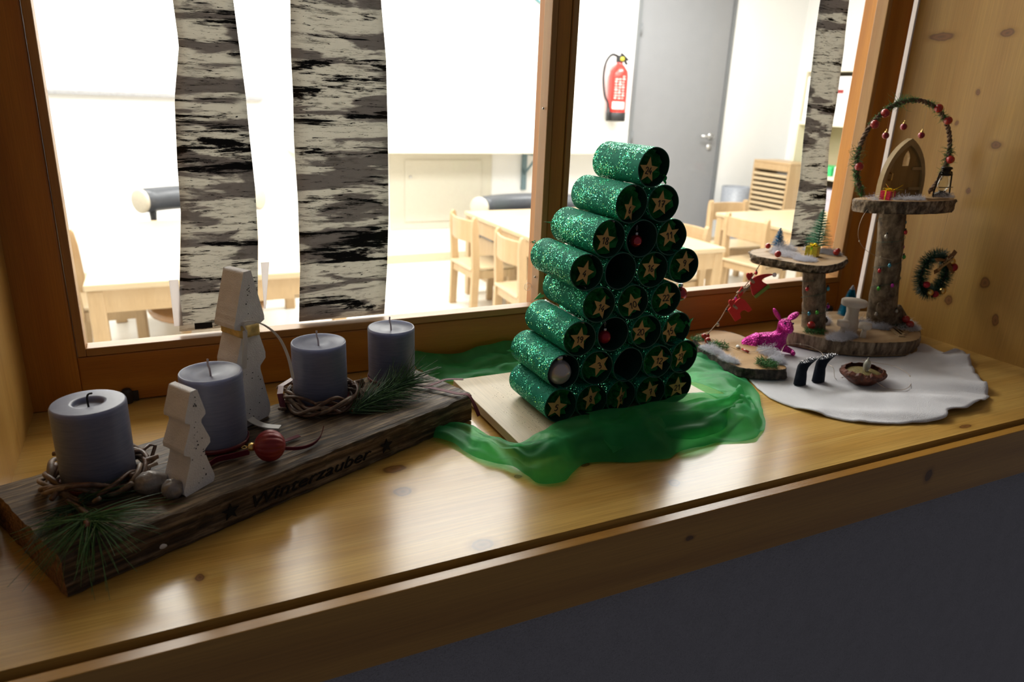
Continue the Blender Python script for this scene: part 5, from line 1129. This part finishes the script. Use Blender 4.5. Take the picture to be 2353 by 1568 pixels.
# lantern
M_iron = plain('dark_bronze', (.035, .03, .022), .35, .8, var=.2)
LX, LY, LZ = 1.0790, .2560, TZ + .0020
lt = thing('miniature_lantern', 'dark bronze miniature storm lantern at the right of the top platform', 'lantern', (LX, LY, LZ))
obj('fuel_base', MB().lathe([(.0075, 0), (.0125, .001), (.0135, .004), (.0125, .0065), (.006, .009), (.006, .0115), (0, .0115)], (LX, LY, LZ), 22), M_iron, lt)
M_lglass, nt, p, o = newmat('lantern_glass'); tr = N(nt, 'ShaderNodeBsdfTransparent'); gl = N(nt, 'ShaderNodeBsdfGlossy', i_Roughness=.05); lw = N(nt, 'ShaderNodeLayerWeight', i_0=.3); ms = N(nt, 'ShaderNodeMixShader')
nt.links.new(lw.outputs['Facing'], ms.inputs[0]); nt.links.new(tr.outputs[0], ms.inputs[1]); nt.links.new(gl.outputs[0], ms.inputs[2]); nt.links.new(ms.outputs[0], o.inputs[0]); tr.inputs[0].default_value = (.92, .94, .92, 1)
obj('glass_chimney', MB().lathe([(.0055, .0118), (.0100, .018), (.0105, .024), (.0085, .032), (.0055, .0385)], (LX, LY, LZ), 22), M_lglass, lt)
obj('top_cap', MB().lathe([(.006, .0388), (.0115, .040), (.012, .042), (.008, .044), (.0075, .050), (.010, .0515), (.009, .0545), (.004, .056), (0, .0563)], (LX, LY, LZ), 22), M_iron, lt)
for s_ in (-1, 1):
    obj('side_tube', MB().tube(cr([(LX + s_ * .012, LY, LZ + .003), (LX + s_ * .0225, LY, LZ + .002), (LX + s_ * .0205, LY, LZ + .022), (LX + s_ * .0170, LY, LZ + .043), (LX + s_ * .0125, LY, LZ + .0455), (LX + s_ * .008, LY, LZ + .0440)], 4), .0014, 8), M_iron, lt)
obj('cross_wire', MB().tube([(LX - .0195, LY - .006, LZ + .0185), (LX, LY - .011, LZ + .0185), (LX + .0195, LY - .006, LZ + .0185)], .0008, 6), M_iron, lt)

for ch_ in lt.children:
    for v_ in ch_.data.vertices: v_.co *= .82
# little hanging wreath
WX, WY, WZ = 1.0880, .2450, .1210
hw = thing('miniature_wreath', 'small green tinsel wreath with red and gold balls hanging below the top platform', 'wreath', (WX, WY, WZ))
tm = MB(); random.seed(12); WR = .0300
for i in range(2600):
    a = random.random() * 6.28; b_ = random.random() * 6.28; c = Vector((WX + WR * math.cos(a), WY, WZ + WR * math.sin(a))); v = Vector((math.cos(a) * math.cos(b_), math.sin(b_), math.sin(a) * math.cos(b_)))
    tm.fib([c, c + v * .006, c + v * random.uniform(.010, .0145) + Vector((random.gauss(0, .001), 0, random.gauss(0, .001)))], .00045)
stuff(obj('tinsel', tm, plain('dark_green_tinsel', (.008, .06, .03), .4, var=.4, vs=300), hw))
obj('wire_ring', MB().tube([(WX + WR * math.cos(k * PI / 16), WY, WZ + WR * math.sin(k * PI / 16)) for k in range(32)], .002, 6, closed=True), M_iron, hw)
for a, m_ in ((205, M_rdull), (268, M_rdull), (22, M_rdull), (300, None), (240, None), (45, None)): obj('small_ball', MB().sph((WX + WR * math.cos(R(a)), WY - .0105, WZ + WR * math.sin(R(a))), .0052 if a != 22 else .0068, 14, 10), m_ or M_gold, hw)
M_brib = plain('brown_satin_ribbon', (.20, .09, .03), .5, var=.1)
obj('bow_tail', MB().ribbon(cr([(WX + .004, WY - .013, WZ + .022), (WX + .016, WY - .014, WZ + .012), (WX + .029, WY - .013, WZ + .004)], 4), .007, side=(.5, 0, .85)), M_brib, hw)
obj('bow_tail', MB().ribbon(cr([(WX + .002, WY - .013, WZ + .022), (WX - .010, WY - .014, WZ + .012), (WX - .020, WY - .013, WZ + .007)], 4), .007, side=(-.5, 0, .85)), M_brib, hw)
obj('bow_loop', MB().ribbon(cr([(WX + .002, WY - .013, WZ + .024), (WX + .014, WY - .015, WZ + .034), (WX + .020, WY - .013, WZ + .038), (WX + .013, WY - .012, WZ + .026)], 4), .0065, side=(0, .9, .5)), M_brib, hw)
obj('bow_loop', MB().ribbon(cr([(WX + .002, WY - .013, WZ + .024), (WX - .014, WY - .015, WZ + .027), (WX - .022, WY - .013, WZ + .026), (WX - .012, WY - .012, WZ + .020)], 4), .0065, side=(0, .9, .5)), M_brib, hw)
sw = MB(); bs = Vector((WX - .018, WY - .0165, WZ + .0120)); dx_ = Vector((.9, 0, .42)); up_ = Vector((-.42, 0, .9))
sw.ribbon([bs + dx_ * .0, bs + dx_ * .034], .0035, side=tuple(up_), th=.0005)
for k in range(9): sw.tube([bs + dx_ * (.002 + k * .0037) + up_ * (.0015 + .0038 * abs(math.sin(k * 1.7))), bs + dx_ * (.004 + k * .0037) + up_ * .0085 * (1 if k in (0, 5) else .6), bs + dx_ * (.0055 + k * .0037) + up_ * .0018], .0007, 5)
obj('gold_script', sw, plain('matt_gold', (.55, .42, .22), .4, .6), hw)
obj('hanging_thread', MB().tube([(WX, WY, WZ + .03), (WX + .001, WY, .2170)], .00018, 4), M_thread, hw)

# strings with coloured bulbs round the posts
BC = {'r': (.55, .01, .02), 'b': (.05, .30, .42), 'g': (.08, .50, .04), 'm': (.50, .01, .38), 's': (.55, .5, .42), 'k': (.02, .02, .02)}
BM = {k: plain('bulb_' + k, v, .12, .45, coat=.8) for k, v in BC.items()}
M_gwire = plain('green_wire', (.03, .10, .06), .5); M_bsock = plain('bulb_socket', (.01, .015, .012), .5)
def string(label, axis, rfun, bulbs, pts_n=120, turns=3, z0=0, z1=1, ph=0):
    t = thing('bulb_string', label, 'light string', (axis(z0).x, axis(z0).y, z0), 'strings of tiny coloured bulbs')
    P = []
    for i in range(pts_n + 1):
        z = z0 + (z1 - z0) * i / pts_n; a = ph + turns * 2 * PI * i / pts_n; c = axis(z); r = rfun(z) + .0012; P.append((c.x + r * math.cos(a), c.y + r * math.sin(a), z + .003 * math.sin(a * .7)))
    obj('wire', MB().tube(P, .00035, 5), M_gwire, t)
    for (dx, z, c_) in bulbs:
        c = axis(z); r = rfun(z) + .0028; sx_ = max(-.98, min(.98, dx / r)); y = c.y - r * math.sqrt(1 - sx_ * sx_) ; b = Vector((c.x + dx, y, z)); out = Vector((sx_, -math.sqrt(1 - sx_ * sx_), 0))
        mb = MB(); mb.sph(b + out * .001 + Vector((0, 0, -.0015)), .0027, 10, 8, (1, 1, 1.35), 0); mb.tube([b + Vector((0, 0, .0012)), b + Vector((0, 0, .0042))], .0013, 8, 1)
        obj('bulb', mb, [BM[c_], M_bsock], t)
def ax(P):
    Q = cr(P, 12)
    def f(z):
        for a, b in zip(Q, Q[1:]):
            if a.z <= z <= b.z: return a.lerp(b, (z - a.z) / max(1e-9, b.z - a.z))
        return Q[0] if z < Q[0].z else Q[-1]
    return f
string('string of coloured bulbs wound round the short post', ax(P1), lambda z: .0180, [(-.0200, .096, 'r'), (.0080, .098, 'b'), (-.0190, .056, 'b'), (-.0120, .060, 'g'), (.0180, .065, 'm'), (.0195, .040, 'k')], 110, 2.3, .045, .112, 2.0)
string('string of coloured bulbs wound round the tall post', ax(P2), lambda z: .0195 + max(0, (.07 - z)) * .12, [(.003, .188, 'r'), (-.0205, .180, 's'), (.0215, .200, 'b'), (.0190, .145, 'g'), (.0215, .160, 'm'), (-.0160, .134, 'b'), (-.0225, .123, 'r'), (-.0100, .101, 'm'), (-.0215, .093, 'g'), (.0215, .108, 's'), (.0010, .056, 's'), (.0235, .066, 'r'), (-.0240, .048, 's')], 240, 4.3, .045, .203, 1.2)

# wires of the fairy lights
M_cop = plain('thin_silver_copper_wire', (.62, .52, .42), .35, .7)
def wire(label, pts, beads=(), r=.00035):
    P = cr(pts, 8); t = thing('fairy_light_wire', label, 'wire', tuple(P[0]), 'thin fairy light wires')
    obj('wire', MB().tube(P, r, 5), M_cop, t)
    for k in beads: obj('led', MB().sph(P[k], .0011, 8, 6, (1, 1, 1.5)), plain('led_drop', (.7, .62, .45), .2), t)
wire('thin wire hanging from the top platform towards the tall post', [(.938, .266, .226), (.936, .272, .212), (.942, .280, .192), (.955, .285, .172), (.975, .284, .156), (1.000, .278, .146), (1.020, .272, .142)], (24, 40))
wire('thin wire looping over the felt and the cocoa cup shell', [(.790, .248, .022), (.810, .262, .028), (.832, .268, .027), (.860, .262, .022), (.868, .243, .016), (.848, .222, .013), (.826, .195, .020), (.822, .182, .020), (.828, .180, .004), (.845, .178, .006), (.8400, .1600, .013), (.8480, .1400, .015), (.862, .126, .006), (.885, .116, .0045), (.915, .128, .0045), (.945, .155, .0045), (.955, .185, .0045), (.935, .205, .006), (.905, .200, .014), (.878, .182, .026)], (20, 84, 118))
wire('short white wire loop at the window foot beside the short post', [(.985, .395, BZ1 + .002), (.990, .402, .040), (1.000, .405, .046), (1.008, .405, .038), (1.006, .400, .030)], (), .0006)
wire('thin wire on the small front log slice', [(.722, .318, .021), (.735, .296, .024), (.748, .285, .0195), (.766, .275, .0195), (.775, .262, .026), (.790, .258, .027)], (20,))

M_barkd = barkmat('dark_bark_flaky', (.008, .006, .005), (.045, .034, .026), (.13, .10, .075), (170, 170, 90), 1)
# ------------------------------------------------------------ front log slice with moss, clothesline
fs = thing('log_slice', 'small log slice with dark bark lying between scarf and pink deer', 'log slice', (.75, .29, FZ))
slice_(fs, [(.7307, .3663), (.757, .378), (.7823, .3836), (.8000, .368), (.8060, .345), (.8006, .3199), (.790, .285), (.7777, .2553), (.7700, .228), (.7651, .2127), (.7549, .2074), (.740, .211), (.7254, .2181), (.712, .226), (.7022, .2353), (.6990, .2637), (.7050, .295), (.7130, .330)], FZ + .0004, .0175, wood('slice_wood_yellow', (.50, .30, .12), (.40, .22, .07), 0, 120, .6, 0, 0, var=.05), M_barkd, sd=21, rough=.0026, undercut=-.003)
random.seed(8)
cotton('cotton snow on the left rim of the front log slice', [(.7090, .300, .0180, .010, .024, .008), (.7060, .262, .0180, .008, .018, .005)])
cotton('cotton snow on the right end of the front log slice', [(.7830, .262, .0180, .013, .022, .010), (.7680, .232, .0180, .009, .014, .008)])
moss('moss clump on the left of the front log slice', (.7330, .316, .0182), .013, .017, .008)
moss('moss clump on the right end of the front log slice', (.7420, .226, .0182), .013, .016, .011, 420)
moss('moss rim at the far left end of the front log slice', (.7260, .352, .0182), .014, .010, .005, 150)
cz = thing('candy_cane_piece', 'tiny red candy piece with clear wrapper on the front log slice', 'candy', (.757, .292, .018))
obj('stick', MB().tube([(.7555, .2900, .0198), (.7560, .2770, .0198)], .0016, 8), M_berry, cz); obj('wrapper', MB().sph((.7570, .3000, .0200), .0030, 8, 6, (1, 1.4, .8), amp=.5, fr=3), M_lbl, cz)
berry('tiny red berry at the lower end of the clothesline', .7270, .3420, .0265, .0042); berry('tiny red berry above the cotton at the clothesline foot', .7270, .3330, .0225, .0048)
LP = [(.8340, .3560, .1310), (.8242, .3650, .1007), (.8077, .3650, .0844), (.7871, .3650, .0615), (.7690, .3600, .0420), (.7290, .3420, .0250)]
cl = thing('clothesline', 'twine clothesline from the small platform down to the front log slice', 'clothesline', LP[0]); Q = cr(LP, 8)
obj('twine', MB().tube(Q, .0008, 6), M_twinel, cl)
for k, c_ in ((4, 'r'), (19, 'm'), (25, 'k'), (33, 's'), (38, 'r')):
    mb = MB(); b = Q[min(k, len(Q) - 1)]; mb.sph(b + Vector((0, -.0015, -.003)), .0024, 10, 8, (1, 1, 1.4)); mb.sph(b + Vector((0, -.001, .0002)), .0014, 8, 6, m=1); obj('bulb', mb, [BM[c_], M_bsock], cl)
M_feltr = plain('red_felt', (.66, .018, .012), .9, var=.06, vs=300, bump=.5, bs=900, sheen=.3); M_feltg = plain('green_felt', (.20, .36, .06), .9, var=.06)
def yp(pts, y, h=.0016): return MB().prism([(x, z) for x, z in pts], h, Matrix(((1, 0, 0, 0), (0, 0, 1, y), (0, 1, 0, 0), (0, 0, 0, 1))))
ht = thing('felt_hat', 'tiny red felt pointed hat with green brim pegged to the clothesline', 'hat', (.84, .36, .09), 'tiny felt clothes on the line')
hatp = [(p_.x, p_.y) for p_ in crc([(.8340, .0760, 0), (.8265, .0870, 0), (.8225, .0960, 0), (.8245, .1030, 0), (.8316, .1075, 0), (.8447, .1100, 0), (.8611, .1101, 0), (.8680, .1082, 0), (.8592, .1062, 0), (.8500, .1040, 0), (.8455, .1010, 0), (.8500, .0970, 0), (.8600, .0915, 0), (.8470, .0838, 0)], 3)]
obj('hat_felt', yp(hatp, .3600), M_feltr, ht); obj('brim', yp([(.8375, .0725), (.8332, .0768), (.8592, .0932), (.8640, .0888)], .3585, .0028), M_feltg, ht)
obj('pompom', MB().sph((.8700, .3600, .1080), .0034, 14, 10, amp=.4, fr=6), M_cotton, ht)
tp_ = thing('felt_trousers', 'tiny red felt trousers pegged to the clothesline below the hat', 'trousers', (.80, .356, .055), 'tiny felt clothes on the line')
obj('trouser_felt', yp([(.7800, .0590), (.7950, .0735), (.8010, .0768), (.8104, .0733), (.8210, .0640), (.8290, .0553), (.8225, .0520), (.8150, .0558), (.8090, .0560), (.8045, .0519), (.8086, .0437), (.7979, .0390), (.7900, .0480)], .3550), M_feltr, tp_)
tag(obj('felt_strip', yp([(.8010, .0770), (.7975, .0850), (.8040, .0945), (.8090, .0900), (.8065, .0800)], .3575), M_feltr), 'narrow red felt strip on the clothesline between hat and trousers', 'felt piece')
M_peg = plain('mini_wood_peg', (.42, .30, .18), .6, var=.1)
def peg(label, c, ang, heart):
    t = thing('mini_clothespin', label, 'clothespin', tuple(c), 'tiny wooden clothespins'); c = Vector(c); Mr = Matrix.Rotation(ang, 4, 'Y')
    for s_, tilt in ((1, .10), (-1, -.10)): obj('jaw', MB().box(c + Vector((0, s_ * .0012, 0)), (.0170, .0013, .0036), M=Mr @ Matrix.Rotation(tilt * .6, 4, 'Z')), M_peg, t, bevel=.0003)
    obj('spring', MB().tube([c + Vector((0, -.003, 0)), c + Vector((0, .003, 0))], .0014, 8), M_screw, t)
    if heart:
        hp_ = [(.0062 * math.sin(a) ** 3, .0048 * (math.cos(a) * 1.25 - .45 * math.cos(2 * a) - .18 * math.cos(3 * a))) for a in [i * PI / 14 for i in range(28)]]
        d = Mr.to_3x3() @ Vector((-.0105, 0, 0)); cc = c + d
        obj('heart', MB().prism(hp_, .0018, Matrix(((1, 0, 0, cc.x), (0, 0, 1, cc.y - .0045), (0, 1, 0, cc.z), (0, 0, 0, 1)))), M_feltr, t, bevel=.0003)
    return t
peg('clothespin with red heart holding the felt hat', (.8200, .3580, .1045), R(42), True)
peg('clothespin with red heart holding the felt trousers', (.7885, .3540, .0660), R(38), True)
peg('plain clothespin between hat and trousers', (.8040, .3590, .0875), R(-28), False)
peg('plain clothespin just left of the felt hat', (.8140, .3590, .0900), R(-42), False)

# pink glitter deer
M_pink, nt, p, o = newmat('pink_glitter'); ln = nt.links.new
tc = N(nt, 'ShaderNodeTexCoord'); vo = N(nt, 'ShaderNodeTexVoronoi', i_Scale=1300); ln(tc.outputs['Object'], vo.inputs[0])
nrm = N(nt, 'ShaderNodeNewGeometry'); sb = N(nt, 'ShaderNodeVectorMath', operation='SUBTRACT'); sb.inputs[1].default_value = (.5, .5, .5); ln(vo.outputs['Color'], sb.inputs[0]); ml = N(nt, 'ShaderNodeVectorMath', operation='SCALE'); ml.inputs['Scale'].default_value = 1.2; ln(sb.outputs[0], ml.inputs[0])
aa = N(nt, 'ShaderNodeVectorMath', operation='ADD'); ln(nrm.outputs['Normal'], aa.inputs[0]); ln(ml.outputs[0], aa.inputs[1]); nm_ = N(nt, 'ShaderNodeVectorMath', operation='NORMALIZE'); ln(aa.outputs[0], nm_.inputs[0]); ln(nm_.outputs[0], p.inputs['Normal'])
sx = N(nt, 'ShaderNodeSeparateColor'); ln(vo.outputs['Color'], sx.inputs[0]); gr = ramp(nt, [(0, (.42, .01, .20)), (1, (.85, .06, .48))]); ln(sx.outputs[1], gr.inputs[0]); ln(gr.outputs[0], p.inputs['Base Color']); p.inputs['Metallic'].default_value = .65; p.inputs['Roughness'].default_value = .35
deer = thing('glitter_deer', 'pink glitter deer figure lying between the front log slice and the log house', 'deer figure', (.83, .30, FZ))
SK = [((.7960, .3140, .0240), .0120), ((.8080, .3110, .0230), .0120), ((.8200, .3060, .0200), .0115), ((.8370, .2990, .0180), .0120), ((.8440, .2960, .0300), .0100), ((.8440, .2940, .0420), .0095), ((.8430, .2925, .0520), .0125), ((.8390, .2800, .0470), .0085), ((.8360, .2720, .0430), .0055),
      ((.8480, .2900, .0110), .0060), ((.8560, .2820, .0075), .0042), ((.8500, .2720, .0070), .0038), ((.7840, .3170, .0190), .0050), ((.7980, .3020, .0100), .0075), ((.8110, .2940, .0075), .0045)]
SE = [(0, 1), (1, 2), (2, 3), (3, 4), (4, 5), (5, 6), (6, 7), (7, 8), (3, 9), (9, 10), (10, 11), (0, 12), (0, 13), (13, 14)]
me = bpy.data.meshes.new('body'); lo = deer.location; me.from_pydata([tuple(Vector(p_) - lo) for p_, _ in SK], SE, []); me.materials.append(M_pink)
do = bpy.data.objects.new('body', me); C.objects.link(do); do.parent = deer; do.modifiers.new('skin', 'SKIN'); sv_ = me.skin_vertices[0].data
for i, (_, r_) in enumerate(SK): sv_[i].radius = (r_, r_)
sv_[2].use_root = True; q_ = do.modifiers.new('sub', 'SUBSURF'); q_.levels = 2; q_.render_levels = 2
for c_, dr_ in (((.8310, .2935, .0590), (-.55, .12, .80)), ((.8530, .2935, .0560), (.85, .1, .42))):
    Mq = Vector(dr_).normalized().to_track_quat('Z', 'Y').to_matrix(); obj('ear', MB().sph(Vector(c_) + Vector(dr_).normalized() * .0085, .0118, 14, 10, (.55, .25, 1.0), M=Mq), M_pink, deer)
M_eye = plain('dark_blue_eye', (.02, .01, .10), .15, coat=1)
for c_ in ((.8330, .2830, .0545), (.8500, .2830, .0525)): obj('eye', MB().sph(c_, .0016, 10, 8), M_eye, deer)

# two upturned miniature boots
M_boot = plain('black_rubber_boot', (.008, .011, .018), .8, spec=.15, var=.3, vs=200)
for lab, x0, y0, s_ in (('left upturned black miniature boot with glittery sole on the felt', .7640, .184, 1.0), ('right upturned black miniature boot with glittery sole on the felt', .7975, .183, 1.06)):
    t = thing('miniature_boot', lab, 'boot', (x0, y0, FZ), 'upturned miniature boots'); z = FZ
    secs_ = [(-.0095, .0095, 0), (-.0085, .0082, .010), (-.0075, .0062, .019), (-.0068, .0085, .0255), (-.0062, .0150, .0290), (-.0058, .0245, .0325)]
    rows = []
    for i, (a, b, h) in enumerate(secs_):
        cxx = x0 + (a + b) / 2 * s_; hw_ = (b - a) / 2 * s_; rows.append([(cxx + hw_ * math.cos(k * PI / 9), y0 + .0068 * (1 if i < 4 else .8) * math.sin(k * PI / 9), z + h * s_ + (.0022 * (math.cos(k * PI / 9)) if i == 5 else 0)) for k in range(19)])
    mb = MB().grid(rows); mb.add(rows[-1][:-1], [tuple(range(18))]); mb.add(rows[0][:-1], [tuple(range(17, -1, -1))]); obj('boot_shaft', mb, M_boot, t)
    sm = MB(); 
    for k in range(70): u = random.random(); sm.sph((x0 + (-.0055 + .029 * u) * s_, y0 + random.uniform(-.0045, .0045), z + (.0315 + .0035 * u) * s_ + .0004), random.uniform(.0004, .0008), 5, 4)
    stuff(obj('sole_glitter', sm, plain('silver_glitter', (.75, .75, .8), .2, .9), t))

# walnut-like leaf cup with a small bulb
M_leaf = plain('dry_brown_leaf', (.11, .028, .012), .6, var=.6, vs=200, bump=.7, bs=350)
cu_ = thing('leaf_cup', 'reddish brown dried leaf cup with a yellowish filling on the felt', 'leaf cup', (.856, .160, FZ))
cxx, cyy = .8560, .1600; rows = []
for j in range(9):
    u = j / 8; rr = .016 + .0125 * math.sin(u * PI * .62); z = FZ + .0185 * u
    if j == 8: rr -= .004
    rows.append([(cxx + rr * (1.1 + .16 * nz(math.cos(k * PI / 24) * 2.6, math.sin(k * PI / 24) * 2.6, u * 1.6 + 3)) * math.cos(k * PI / 24), cyy + rr * (.95 + .16 * nz(math.cos(k * PI / 24) * 2.6, math.sin(k * PI / 24) * 2.6, u * 1.6 + 3)) * math.sin(k * PI / 24), z + .004 * u * nz(math.cos(k * PI / 24) * 4, math.sin(k * PI / 24) * 4, 9)) for k in range(49)])
obj('leaf_shell', MB().grid(rows, 0, False), M_leaf, cu_, solid=.0008)
obj('filling', MB().lathe([(.024, FZ + .013), (.020, FZ + .0150), (.01, FZ + .0165), (0, FZ + .017)], (cxx, cyy, 0), 24), plain('yellow_moss_wax', (.18, .14, .045), .6, var=.5, vs=400), cu_)
bl = thing('flame_bulb', 'small clear flame-shaped bulb standing in the leaf cup', 'bulb', (cxx - .001, cyy - .004, FZ + .017))
obj('bulb_glass', MB().lathe([(.0028, FZ + .0165), (.0050, FZ + .0200), (.0062, FZ + .0260), (.0060, FZ + .0310), (.0040, FZ + .0355), (.0018, FZ + .0375), (.0014, FZ + .0405), (0, FZ + .0425)], (cxx - .001, cyy - .004, 0), 20), plain('frosted_bulb_plastic', (.62, .60, .52), .15, trans=.55, var=.02), bl)
obj('bulb_base', MB().lathe([(.0030, FZ + .0150), (.0030, FZ + .0172), (0, FZ + .0172)], (cxx - .001, cyy - .004, 0), 14), plain('amber_plastic', (.55, .40, .08), .3), bl)
for ch_ in bl.children:
    for v_ in ch_.data.vertices: v_.co *= .80

deer.location.x -= .007
